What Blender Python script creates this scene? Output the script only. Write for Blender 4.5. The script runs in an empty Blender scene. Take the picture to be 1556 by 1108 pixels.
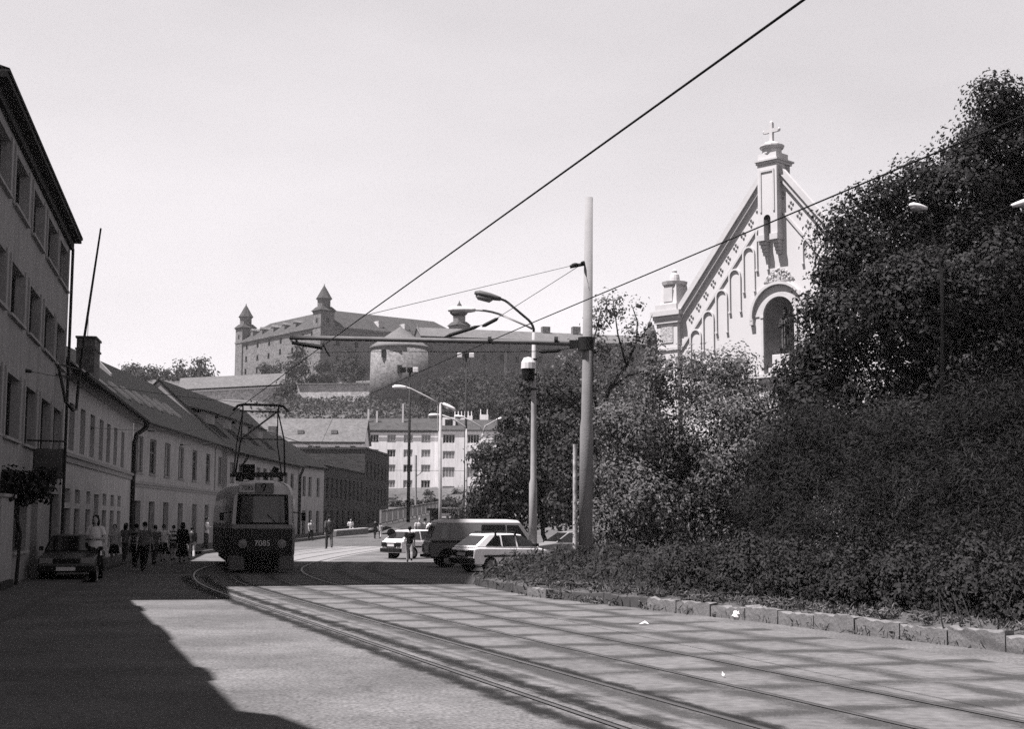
import bpy, math, random
import numpy as np
from mathutils import Vector, Matrix
random.seed(7); RNG = np.random.default_rng(7)
sc = bpy.context.scene; COL = sc.collection
R = math.radians
# ------------------------------------------------------------------ camera maths (1556 x 1108 photograph)
F, CX, CY, CH = 2150., 778., 554., 1.75
TH, ROLL = math.atan(238 / F), .0047
def ray(px, py):
    u, v = (px - CX) / F, (CY - py) / F
    c, s = math.cos(ROLL), math.sin(ROLL)
    u, v = u * c - v * s, u * s + v * c
    return np.array([u, math.cos(TH) - v * math.sin(TH), math.sin(TH) + v * math.cos(TH)])
def G(px, py, z=0.):
    r = ray(px, py); return r * ((z - CH) / r[2]) + np.array([0, 0, CH])
def P(px, py, D):
    r = ray(px, py); return r * (D / r[1]) + np.array([0, 0, CH])
# ------------------------------------------------------------------ terrain height
_TY = [-300, 90, 115, 150, 195, 250, 285, 330, 400, 418, 424, 470, 520, 700, 1000, 2500]
_TZ = [0, 0, .15, .6, 2.6, 6.0, 12., 24., 34.3, 36., 42., 49., 52., 52., 20., -30]
def hz(x, y):
    return float(np.interp(y, _TY, _TZ))
# ------------------------------------------------------------------ mesh builder
class MB:
    def __init__(s): s.v = []; s.f = []
    def add(s, vs, fs):
        n = len(s.v); s.v += [tuple(map(float, p)) for p in vs]; s.f += [tuple(n + i for i in f) for f in fs]; return s
    def box(s, x0, x1, y0, y1, z0, z1):
        v = [(x, y, z) for z in (z0, z1) for y in (y0, y1) for x in (x0, x1)]
        return s.add(v, [(0, 2, 3, 1), (4, 5, 7, 6), (0, 1, 5, 4), (1, 3, 7, 5), (3, 2, 6, 7), (2, 0, 4, 6)])
    def bar(s, a, b, w, h=None, up=(0, 0, 1)):
        a, b = np.array(a, float), np.array(b, float); h = h or w
        d = (b - a) / np.linalg.norm(b - a); up = np.array(up, float)
        if abs(d @ up) > .98: up = np.array([1., 0, 0])
        x = np.cross(d, up); x /= np.linalg.norm(x); y = np.cross(x, d)
        v = [p + x * i * w / 2 + y * j * h / 2 for p in (a, b) for i, j in ((-1, -1), (1, -1), (1, 1), (-1, 1))]
        return s.add(v, [(3, 2, 1, 0), (4, 5, 6, 7), (0, 1, 5, 4), (1, 2, 6, 5), (2, 3, 7, 6), (3, 0, 4, 7)])
    def tube(s, pts, rad, n=8, ry=None, cap=True, fixed=False):
        pts = [np.array(p, float) for p in pts]
        if not hasattr(rad, '__len__'): rad = [rad] * len(pts)
        if ry is None: ry = rad
        rings = []; X = None
        for i, p in enumerate(pts):
            d = pts[min(i + 1, len(pts) - 1)] - pts[max(i - 1, 0)]
            d = d / (np.linalg.norm(d) + 1e-9)
            if fixed: X, Y = np.array([1., 0, 0]), np.array([0, 1., 0])
            else:
                if X is None:
                    a = np.array([0, 0, 1.]) if abs(d[2]) < .9 else np.array([1., 0, 0])
                    X = np.cross(a, d)
                X = X - d * (X @ d); X /= np.linalg.norm(X); Y = np.cross(d, X)
            rings.append([p + X * rad[i] * math.cos(t) + Y * ry[i] * math.sin(t) for t in np.arange(n) * 2 * math.pi / n])
        v = [q for r in rings for q in r]; f = []
        for i in range(len(pts) - 1):
            for j in range(n):
                k = (j + 1) % n; f.append((i * n + j, i * n + k, i * n + n + k, i * n + n + j))
        if cap: f.append(tuple(reversed(range(n)))); f.append(tuple((len(pts) - 1) * n + j for j in range(n)))
        return s.add(v, f)
    def lathe(s, prof, n=16, c=(0, 0, 0)):
        return s.tube([(c[0], c[1], c[2] + z) for r, z in prof], [max(r, 1e-3) for r, z in prof], n, fixed=True)
    def ell(s, c, r, n=12, m=8):
        c = np.array(c, float); zs = [-math.cos(math.pi * (i + .15) / (m + .3 - 0)) for i in range(m + 1)]
        return s.tube([(c[0], c[1], c[2] + z * r[2]) for z in zs], [r[0] * math.sqrt(max(1 - z * z, .0004)) for z in zs], n,
                      [r[1] * math.sqrt(max(1 - z * z, .0004)) for z in zs], fixed=True)
    def prism(s, poly, a, b, axis='y'):
        m = {'y': lambda p, t: (p[0], t, p[1]), 'x': lambda p, t: (t, p[0], p[1]), 'z': lambda p, t: (p[0], p[1], t)}[axis]
        n = len(poly); v = [m(p, a) for p in poly] + [m(p, b) for p in poly]
        f = [tuple(range(n)), tuple(reversed(range(n, 2 * n)))] + [((i + 1) % n, i, n + i, n + (i + 1) % n) for i in range(n)]
        return s.add(v, f)
    def mesh(s, name):
        me = bpy.data.meshes.new(name); me.from_pydata(s.v, [], s.f); me.update(); return me
def fixn(me):
    import bmesh
    bm = bmesh.new(); bm.from_mesh(me); bmesh.ops.recalc_face_normals(bm, faces=bm.faces); bm.to_mesh(me); bm.free()
def ob(name, mb, mat, parent=None, loc=(0, 0, 0), rz=0., smooth=False, bevel=0, me=None):
    if me is None:
        me = mb.mesh(name) if isinstance(mb, MB) else mb
        fixn(me)
        if mat is not None and not me.materials: me.materials.append(mat)
        if smooth:
            for p in me.polygons: p.use_smooth = True
    o = bpy.data.objects.new(name, me); COL.objects.link(o); o.location = loc; o.rotation_euler = (0, 0, rz)
    if parent is not None: o.parent = parent
    if bevel:
        m = o.modifiers.new('edge', 'BEVEL'); m.width = bevel; m.segments = 2; m.limit_method = 'ANGLE'
    return o
def tag(o, label=None, cat=None, group=None, kind=None):
    if label: o['label'] = label
    if cat: o['category'] = cat
    if group: o['group'] = group
    if kind: o['kind'] = kind
    return o
def thing(name, label, cat, loc=(0, 0, 0), rz=0., group=None):
    o = bpy.data.objects.new(name, None); COL.objects.link(o); o.location = loc; o.rotation_euler = (0, 0, rz)
    o.empty_display_size = .3
    return tag(o, label, cat, group)
def copy_tree(o, parent=None):
    c = o.copy(); COL.objects.link(c); c.parent = parent
    for ch in [x for x in o.children]: copy_tree(ch, c)
    return c
class Fr:                                   # a facade frame: x along it (to the right), -y out of it, z up
    def __init__(s, o, a): s.o = np.array([o[0], o[1], 0.]); s.a = R(a); s.u = np.array([math.sin(s.a), math.cos(s.a)]); s.rz = math.pi / 2 - s.a
    def w(s, x, y, z=0.): n = np.array([-s.u[1], s.u[0]]); q = s.o[:2] + s.u * x + n * y; return (q[0], q[1], z)
    def hit(s, px, py, y=0.):
        r = ray(px, py); o = np.array(s.w(0, y))[:2]
        A = np.array([[s.u[0], -r[0]], [s.u[1], -r[1]]]); q, t = np.linalg.solve(A, -o)
        return q, t * r[2] + CH
# ------------------------------------------------------------------ materials (the photograph is monochrome: greys)
MATS = {}
def mat(name, v, var=.25, scale=3., rough=.85, bump=0., bscale=None, metal=0., fine=0., kind='noise', island=0., spec=.1, bw=(1, .25), transl=0.):
    if name in MATS: return MATS[name]
    m = bpy.data.materials.new(name); m.use_nodes = True; nt = m.node_tree; nd, lk = nt.nodes, nt.links
    b = nd['Principled BSDF']; b.inputs['Roughness'].default_value = rough; b.inputs['Metallic'].default_value = metal
    b.inputs['Specular IOR Level'].default_value = spec
    tc = nd.new('ShaderNodeTexCoord'); co = tc.outputs['Object']
    no = nd.new('ShaderNodeTexNoise'); no.inputs['Scale'].default_value = scale; no.inputs['Detail'].default_value = 7; no.inputs['Roughness'].default_value = .62
    lk.new(co, no.inputs['Vector'])
    def mth(op, a, bb):
        x = nd.new('ShaderNodeMath'); x.operation = op
        for i, q in enumerate((a, bb)):
            if isinstance(q, (int, float)): x.inputs[i].default_value = q
            else: lk.new(q, x.inputs[i])
        return x.outputs[0]
    fac = mth('ADD', mth('MULTIPLY', mth('SUBTRACT', no.outputs['Fac'], .5), var * 3.2), 1.)
    h = no.outputs['Fac']
    if fine:
        n2 = nd.new('ShaderNodeTexNoise'); n2.inputs['Scale'].default_value = scale * 14; n2.inputs['Detail'].default_value = 4; lk.new(co, n2.inputs['Vector'])
        fac = mth('MULTIPLY', fac, mth('ADD', mth('MULTIPLY', mth('SUBTRACT', n2.outputs['Fac'], .5), fine * 4), 1.)); h = n2.outputs['Fac']
    if kind == 'brick':
        br = nd.new('ShaderNodeTexBrick'); br.inputs['Scale'].default_value = 1; br.inputs['Brick Width'].default_value = bw[0]; br.inputs['Row Height'].default_value = bw[1]
        br.inputs['Mortar Size'].default_value = bw[1] * .09; br.inputs['Color1'].default_value = (.72, .72, .72, 1); br.inputs['Color2'].default_value = (1.25, 1.25, 1.25, 1); br.inputs['Mortar'].default_value = (.6, .6, .6, 1)
        mp = nd.new('ShaderNodeCombineXYZ'); sx = nd.new('ShaderNodeSeparateXYZ'); lk.new(co, sx.inputs[0])
        lk.new(mth('ADD', sx.outputs[0], sx.outputs[1]), mp.inputs[0]); lk.new(sx.outputs[2], mp.inputs[1]); lk.new(mp.outputs[0], br.inputs['Vector'])
        fac = mth('MULTIPLY', fac, br.outputs['Color']); h = br.outputs['Color']
    if kind == 'tiles':
        wv = nd.new('ShaderNodeTexWave'); wv.inputs['Scale'].default_value = bw[0]; wv.bands_direction = 'Z'; wv.inputs['Distortion'].default_value = 1.5; wv.inputs['Detail'].default_value = 3; lk.new(co, wv.inputs['Vector'])
        vo = nd.new('ShaderNodeTexVoronoi'); vo.inputs['Scale'].default_value = bw[1]; lk.new(co, vo.inputs['Vector'])
        sv = nd.new('ShaderNodeSeparateColor'); lk.new(vo.outputs['Color'], sv.inputs[0])
        fac = mth('MULTIPLY', fac, mth('ADD', .7, mth('ADD', mth('MULTIPLY', wv.outputs['Fac'], .3), mth('MULTIPLY', sv.outputs[0], .35)))); h = wv.outputs['Fac']
    if kind == 'streak':
        mp = nd.new('ShaderNodeMapping'); mp.inputs['Scale'].default_value = (2.2, 2.2, .18); lk.new(co, mp.inputs['Vector'])
        n3 = nd.new('ShaderNodeTexNoise'); n3.inputs['Scale'].default_value = 1.3; n3.inputs['Detail'].default_value = 6; lk.new(mp.outputs[0], n3.inputs['Vector'])
        fac = mth('MULTIPLY', fac, mth('ADD', .62, mth('MULTIPLY', n3.outputs['Fac'], .76)))
    if kind == 'rubble':
        vo = nd.new('ShaderNodeTexVoronoi'); vo.inputs['Scale'].default_value = bw[0]; lk.new(co, vo.inputs['Vector'])
        sv = nd.new('ShaderNodeSeparateColor'); lk.new(vo.outputs['Color'], sv.inputs[0])
        fac = mth('MULTIPLY', fac, mth('ADD', .65, mth('MULTIPLY', sv.outputs[0], .7))); h = vo.outputs['Distance']
    if island:
        ge = nd.new('ShaderNodeNewGeometry'); fac = mth('MULTIPLY', fac, mth('ADD', 1 - island, mth('MULTIPLY', ge.outputs['Random Per Island'], 2 * island)))
    fac = mth('MAXIMUM', fac, .1)
    mx = nd.new('ShaderNodeCombineColor')
    for i, t in enumerate((1., .975, .985)): lk.new(mth('MULTIPLY', fac, v * t), mx.inputs[i])
    lk.new(mx.outputs[0], b.inputs['Base Color'])
    if bump:
        bp = nd.new('ShaderNodeBump'); bp.inputs['Strength'].default_value = bump; bp.inputs['Distance'].default_value = .03
        if bscale:
            n4 = nd.new('ShaderNodeTexNoise'); n4.inputs['Scale'].default_value = bscale; n4.inputs['Detail'].default_value = 5; lk.new(co, n4.inputs['Vector']); h = n4.outputs['Fac']
        lk.new(h, bp.inputs['Height']); lk.new(bp.outputs[0], b.inputs['Normal'])
    if transl:
        tr = nd.new('ShaderNodeBsdfTranslucent'); lk.new(mx.outputs[0], tr.inputs['Color']); ms = nd.new('ShaderNodeMixShader'); ms.inputs[0].default_value = transl
        lk.new(b.outputs[0], ms.inputs[1]); lk.new(tr.outputs[0], ms.inputs[2]); lk.new(ms.outputs[0], nd['Material Output'].inputs[0])
    MATS[name] = m; return m
M = dict(
    asphalt=mat('asphalt', 0.09, .16, .35, .9, .35, 60, fine=.16), ground=mat('earth', 0.055, .35, .5, .95, .3),
    pave=mat('paving', 0.072, .25, .8, .9, .2, fine=.2), kerb=mat('granite_kerb', 0.117, .3, 3.5, .9, .5, 14, fine=.3),
    rail=mat('rail_steel', 0.0765, .3, 4, .5, 0, metal=.5), dirt=mat('dirt', 0.01575, .5, 5, .95, .5),
    plasterA=mat('grey_render', 0.2, .2, .7, .92, .25, 25, fine=.14, kind='streak'), plasterB=mat('pale_render', 0.3, .2, .6, .92, .15, 25, fine=.1, kind='streak'),
    plasterC=mat('house_render', 0.28, .22, .6, .92, .15, 25, fine=.1, kind='streak'), darkbrick=mat('dark_brick', 0.055, .3, .5, .92, .3, kind='brick', bw=(.5, .16)),
    trim=mat('trim_render', 0.22, .15, 1.2, .9, .1), frame=mat('window_frame', 0.099, .2, 3, .6), framed=mat('dark_frame', 0.027, .2, 3, .6), framew=mat('white_frame', 0.4, .12, 3, .6),
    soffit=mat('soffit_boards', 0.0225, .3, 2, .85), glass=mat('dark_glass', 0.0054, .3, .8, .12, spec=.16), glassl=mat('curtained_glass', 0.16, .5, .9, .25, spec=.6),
    roof=mat('dark_roof_tiles', 0.0085, .3, .5, .85, .4, kind='tiles', bw=(3.2, 4.5)), roofg=mat('grey_roof_tiles', 0.085, .2, .4, .85, .4, kind='tiles', bw=(2.6, 2.5)),
    roofd=mat('castle_roof_tiles', 0.038, .25, .2, .85, .3, kind='tiles', bw=(1.2, 1.2)), brick=mat('chimney_brick', 0.0855, .35, 2, .9, .4, kind='brick', bw=(.3, .1)),
    stone=mat('castle_stone', 0.112, .25, .12, .95, .3, kind='rubble', bw=(2.2, 1)), stoned=mat('barrack_stone', 0.1, .28, .12, .95, .3, kind='rubble', bw=(2.2, 1)), stonel=mat('pale_rampart', 0.32, .3, .15, .95, .3, kind='rubble', bw=(2.2, 1)),
    white=mat('white_render', 0.6, .1, .3, .9, .05, kind='streak'), church=mat('church_render', 0.42, .07, .5, .9, .08, 20), churcht=mat('church_moulding', 0.38, .12, 2, .9, .1), orn=mat('carved_stone', 0.294, .9, 14, .9, .8),
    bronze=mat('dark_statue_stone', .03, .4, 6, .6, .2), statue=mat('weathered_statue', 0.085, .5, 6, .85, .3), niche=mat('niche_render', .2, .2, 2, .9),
    concrete=mat('concrete_pole', 0.17, .2, 2.2, .9, .25, 30, kind='streak'), metal=mat('painted_pole', 0.24, .25, 3, .6, 0), metald=mat('dark_pole', 0.01575, .3, 2, .6), lampw=mat('lamp_housing', 0.48, .12, 5, .5), lampg=mat('lamp_bowl', 0.1575, .15, 5, .25),
    lampd=mat('lamp_housing_grey', 0.072, .2, 6, .5), wire=mat('cable', 0.009, .2, 4, .6), ins=mat('insulator', 0.00675, .2, 6, .4),
    tcream=mat('tram_cream', 0.34, .14, 1.5, .5, spec=.15), troof=mat('tram_roof', 0.38, .15, 2, .5), tred=mat('tram_dark_red', 0.018, .2, 1.5, .5, spec=.08), tbelt=mat('tram_belt', 0.16, .15, 2, .5), tgrey=mat('tram_skirt', 0.075, .25, 3, .6), black=mat('black_rubber', 0.0054, .3, 5, .8), chrome=mat('headlamp', 0.18, .2, 8, .15),
    tglass=mat('tram_glass', 0.05, .3, 1.2, .14, spec=.3), cglass=mat('car_glass', 0.009, .3, 1, .06, spec=.8), carw=mat('white_car_paint', 0.7, .05, 2, .35, spec=.5), card=mat('dark_car_paint', 0.009, .2, 2, .3, spec=.5), carg=mat('grey_car_paint', 0.1575, .08, 2, .35, spec=.5),
    vanl=mat('van_lower_paint', 0.055, .15, 2, .4, spec=.4), vanu=mat('van_upper_paint', 0.13, .12, 2, .4, spec=.4), vanr=mat('van_roof_paint', 0.38, .1, 3, .5), plate=mat('number_plate', 0.4, .1, 6, .5), plastic=mat('black_plastic', 0.0099, .2, 6, .6), rim=mat('wheel_rim', 0.135, .2, 8, .4, metal=.4),
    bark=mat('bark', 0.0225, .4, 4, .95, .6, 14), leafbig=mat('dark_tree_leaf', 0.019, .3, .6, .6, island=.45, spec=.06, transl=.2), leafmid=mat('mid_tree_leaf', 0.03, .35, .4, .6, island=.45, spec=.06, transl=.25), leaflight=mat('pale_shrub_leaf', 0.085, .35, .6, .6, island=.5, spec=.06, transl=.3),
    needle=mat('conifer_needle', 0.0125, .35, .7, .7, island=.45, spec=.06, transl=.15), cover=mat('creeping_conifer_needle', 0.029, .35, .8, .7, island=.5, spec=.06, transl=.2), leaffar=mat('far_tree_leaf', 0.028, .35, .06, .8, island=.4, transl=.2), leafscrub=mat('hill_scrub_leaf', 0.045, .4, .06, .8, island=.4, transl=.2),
    skin=mat('skin', 0.26, .1, 8, .6), hair=mat('dark_hair', 0.00675, .3, 20, .6), hairl=mat('fair_hair', 0.054, .3, 20, .6), c_white=mat('white_cloth', 0.496, .1, 5, .9), c_pale=mat('pale_cloth', 0.27, .15, 5, .9), c_grey=mat('grey_cloth', 0.095, .2, 5, .9), c_dark=mat('dark_cloth', 0.009, .3, 5, .9), c_mid=mat('mid_cloth', 0.045, .3, 5, .9), paper=mat('white_paper', 0.6, .1, 9, .8),
    paintw=mat('white_sign', 0.48, .1, 5, .6))
def mat_stripe(name, a, b, sc_):
    m = mat(name, 1, .08, 4, .9); nt = m.node_tree; nd, lk = nt.nodes, nt.links
    tc = nd.new('ShaderNodeTexCoord'); s = nd.new('ShaderNodeSeparateXYZ'); lk.new(tc.outputs['Object'], s.inputs[0])
    q = nd.new('ShaderNodeMath'); q.operation = 'MULTIPLY'; q.inputs[1].default_value = sc_; lk.new(s.outputs[2], q.inputs[0])
    f = nd.new('ShaderNodeMath'); f.operation = 'FRACT'; lk.new(q.outputs[0], f.inputs[0])
    g = nd.new('ShaderNodeMath'); g.operation = 'GREATER_THAN'; g.inputs[1].default_value = .5; lk.new(f.outputs[0], g.inputs[0])
    mx = nd.new('ShaderNodeMix'); mx.data_type = 'RGBA'; mx.inputs['A'].default_value = (a, a, a, 1); mx.inputs['B'].default_value = (b, b, b, 1); lk.new(g.outputs[0], mx.inputs['Factor'])
    lk.new(mx.outputs['Result'], nd['Principled BSDF'].inputs['Base Color']); return m
M['bushleaf'] = mat('low_bush_leaf', .02, .35, .9, .7, island=.45, spec=.06, transl=.15)
M['weed'] = mat('dry_weed', .07, .4, 2, .9, island=.5, spec=.05)
M['stripe'] = mat_stripe('bold_striped_cloth', .012, .45, 4.3); M['stripe2'] = mat_stripe('fine_striped_cloth', .012, .09, 7.)
def mat_asphalt():
    m = M['asphalt']; nt = m.node_tree; nd, lk = nt.nodes, nt.links; b = nd['Principled BSDF']; old = b.inputs['Base Color'].links[0].from_socket
    tc = nd.new('ShaderNodeTexCoord'); co = tc.outputs['Object']
    def N(t, **k):
        x = nd.new(t)
        for q, v in k.items():
            if q in x.inputs: x.inputs[q].default_value = v
            else: setattr(x, q, v)
        return x
    wn = N('ShaderNodeTexNoise', Scale=1.1, Detail=6); lk.new(co, wn.inputs['Vector']); ma = N('ShaderNodeVectorMath', operation='MULTIPLY_ADD'); ma.inputs[1].default_value = (1.2, 1.2, 0); lk.new(wn.outputs['Color'], ma.inputs[0]); lk.new(co, ma.inputs[2])
    vo = N('ShaderNodeTexVoronoi', Scale=.22, feature='DISTANCE_TO_EDGE'); lk.new(ma.outputs[0], vo.inputs['Vector'])
    r1 = N('ShaderNodeMapRange'); r1.inputs['From Min'].default_value = .0; r1.inputs['From Max'].default_value = .006; r1.inputs['To Min'].default_value = .8; r1.inputs['To Max'].default_value = 1.; lk.new(vo.outputs['Distance'], r1.inputs['Value'])
    pn = N('ShaderNodeTexNoise', Scale=.5, Detail=3); lk.new(co, pn.inputs['Vector']); r2 = N('ShaderNodeMapRange'); r2.inputs['From Min'].default_value = .40; r2.inputs['From Max'].default_value = .66; r2.inputs['To Min'].default_value = .8; r2.inputs['To Max'].default_value = 1.18; lk.new(pn.outputs['Fac'], r2.inputs['Value'])
    sp = N('ShaderNodeTexNoise', Scale=24., Detail=3); lk.new(co, sp.inputs['Vector']); r3 = N('ShaderNodeMapRange'); r3.inputs['From Min'].default_value = .3; r3.inputs['From Max'].default_value = .7; r3.inputs['To Min'].default_value = .55; r3.inputs['To Max'].default_value = 1.45; lk.new(sp.outputs['Fac'], r3.inputs['Value'])
    f = r1.outputs[0]
    for q in (r2, r3): x = N('ShaderNodeMath', operation='MULTIPLY'); lk.new(f, x.inputs[0]); lk.new(q.outputs[0], x.inputs[1]); f = x.outputs[0]
    sc_ = N('ShaderNodeVectorMath', operation='SCALE'); lk.new(old, sc_.inputs[0]); lk.new(f, sc_.inputs['Scale']); lk.new(sc_.outputs[0], b.inputs['Base Color'])
mat_asphalt()
def mat_slabs():                                        # tram-track paving: UV = metres (across, along)
    m = mat('track_paving', 0.102, .2, .5, .88, .45, 50, fine=.3); nt = m.node_tree; nd, lk = nt.nodes, nt.links
    b = nd['Principled BSDF']; old = b.inputs['Base Color'].links[0].from_socket
    uv = nd.new('ShaderNodeUVMap'); no = nd.new('ShaderNodeTexNoise'); no.inputs['Scale'].default_value = 1.3; no.inputs['Detail'].default_value = 5; lk.new(uv.outputs[0], no.inputs['Vector'])
    ad = nd.new('ShaderNodeVectorMath'); ad.operation = 'MULTIPLY_ADD'; lk.new(no.outputs['Color'], ad.inputs[0]); ad.inputs[1].default_value = (.42, .42, 0); lk.new(uv.outputs[0], ad.inputs[2])
    s = nd.new('ShaderNodeSeparateXYZ'); lk.new(ad.outputs[0], s.inputs[0])
    def mth(op, *a):
        x = nd.new('ShaderNodeMath'); x.operation = op
        for i, q in enumerate(a):
            if isinstance(q, (int, float)): x.inputs[i].default_value = q
            else: lk.new(q, x.inputs[i])
        return x.outputs[0]
    def band(x, period, off, sig):                      # 1 on the joints, 0 between
        d = mth('ABSOLUTE', mth('SUBTRACT', mth('FRACT', mth('ADD', mth('DIVIDE', mth('SUBTRACT', x, off), period), .5)), .5))
        return mth('POWER', mth('MAXIMUM', mth('SUBTRACT', 1., mth('DIVIDE', mth('MULTIPLY', d, period), sig)), 0.), 1.4)
    n2 = nd.new('ShaderNodeTexNoise'); n2.inputs['Scale'].default_value = .9; n2.inputs['Detail'].default_value = 5; lk.new(uv.outputs[0], n2.inputs['Vector'])
    a = mth('MAXIMUM', band(s.outputs[1], 1.8, 1.2, .40), band(s.outputs[0], 1.25, .98, .36)); s0 = nd.new('ShaderNodeSeparateXYZ'); lk.new(uv.outputs[0], s0.inputs[0]); jn = mth('MAXIMUM', band(s0.outputs[1], 1.8, 1.2, .05), band(s0.outputs[0], 1.25, .98, .045))
    n5 = nd.new('ShaderNodeTexNoise'); n5.inputs['Scale'].default_value = .33; n5.inputs['Detail'].default_value = 4; lk.new(uv.outputs[0], n5.inputs['Vector'])
    n6 = nd.new('ShaderNodeTexNoise'); n6.inputs['Scale'].default_value = 26.; n6.inputs['Detail'].default_value = 3; lk.new(uv.outputs[0], n6.inputs['Vector'])
    a = mth('MULTIPLY', a, mth('MAXIMUM', mth('MINIMUM', mth('MULTIPLY', mth('SUBTRACT', n2.outputs['Fac'], .26), 3.), 1.), .15))
    a = mth('ADD', mth('MULTIPLY', a, 1.5), mth('MULTIPLY', mth('MAXIMUM', mth('SUBTRACT', n5.outputs['Fac'], .46), 0.), 1.1))
    a = mth('MULTIPLY', a, mth('ADD', -.1, mth('MULTIPLY', n6.outputs['Fac'], 2.2)))
    a = mth('MAXIMUM', a, mth('MULTIPLY', jn, mth('ADD', .35, n2.outputs['Fac'])))
    a = mth('MINIMUM', mth('MAXIMUM', a, 0.), .85)
    mx = nd.new('ShaderNodeMix'); mx.data_type = 'RGBA'; lk.new(a, mx.inputs['Factor']); lk.new(old, mx.inputs['A']); mx.inputs['B'].default_value = (.026, .0255, .0255, 1)
    lk.new(mx.outputs['Result'], b.inputs['Base Color']); return m
M['slabs'] = mat_slabs()
def mat_stain(nm='rail_dirt', val=.012):                                        # broken dirty edge along the rail, ragged by noise
    m = mat(nm, val, .5, 4, .95, .5); nt = m.node_tree; nd, lk = nt.nodes, nt.links; b = nd['Principled BSDF']
    uv = nd.new('ShaderNodeUVMap'); s = nd.new('ShaderNodeSeparateXYZ'); lk.new(uv.outputs[0], s.inputs[0])
    no = nd.new('ShaderNodeTexNoise'); no.inputs['Scale'].default_value = 2.2; no.inputs['Detail'].default_value = 6; no.inputs['Roughness'].default_value = .7; lk.new(uv.outputs[0], no.inputs['Vector'])
    def mth(op, *a):
        x = nd.new('ShaderNodeMath'); x.operation = op
        for i, q in enumerate(a):
            if isinstance(q, (int, float)): x.inputs[i].default_value = q
            else: lk.new(q, x.inputs[i])
        return x.outputs[0]
    d = mth('ABSOLUTE', mth('SUBTRACT', s.outputs[0], .5))
    v = mth('SUBTRACT', mth('ADD', mth('MULTIPLY', no.outputs['Fac'], 1.3), -.18), mth('MULTIPLY', d, 1.55))
    lk.new(mth('MINIMUM', mth('MAXIMUM', mth('MULTIPLY', v, 2.0), 0.), .92), b.inputs['Alpha']); return m
M['stain'] = mat_stain(); M['dust'] = mat_stain('rail_dust', .105)
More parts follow.
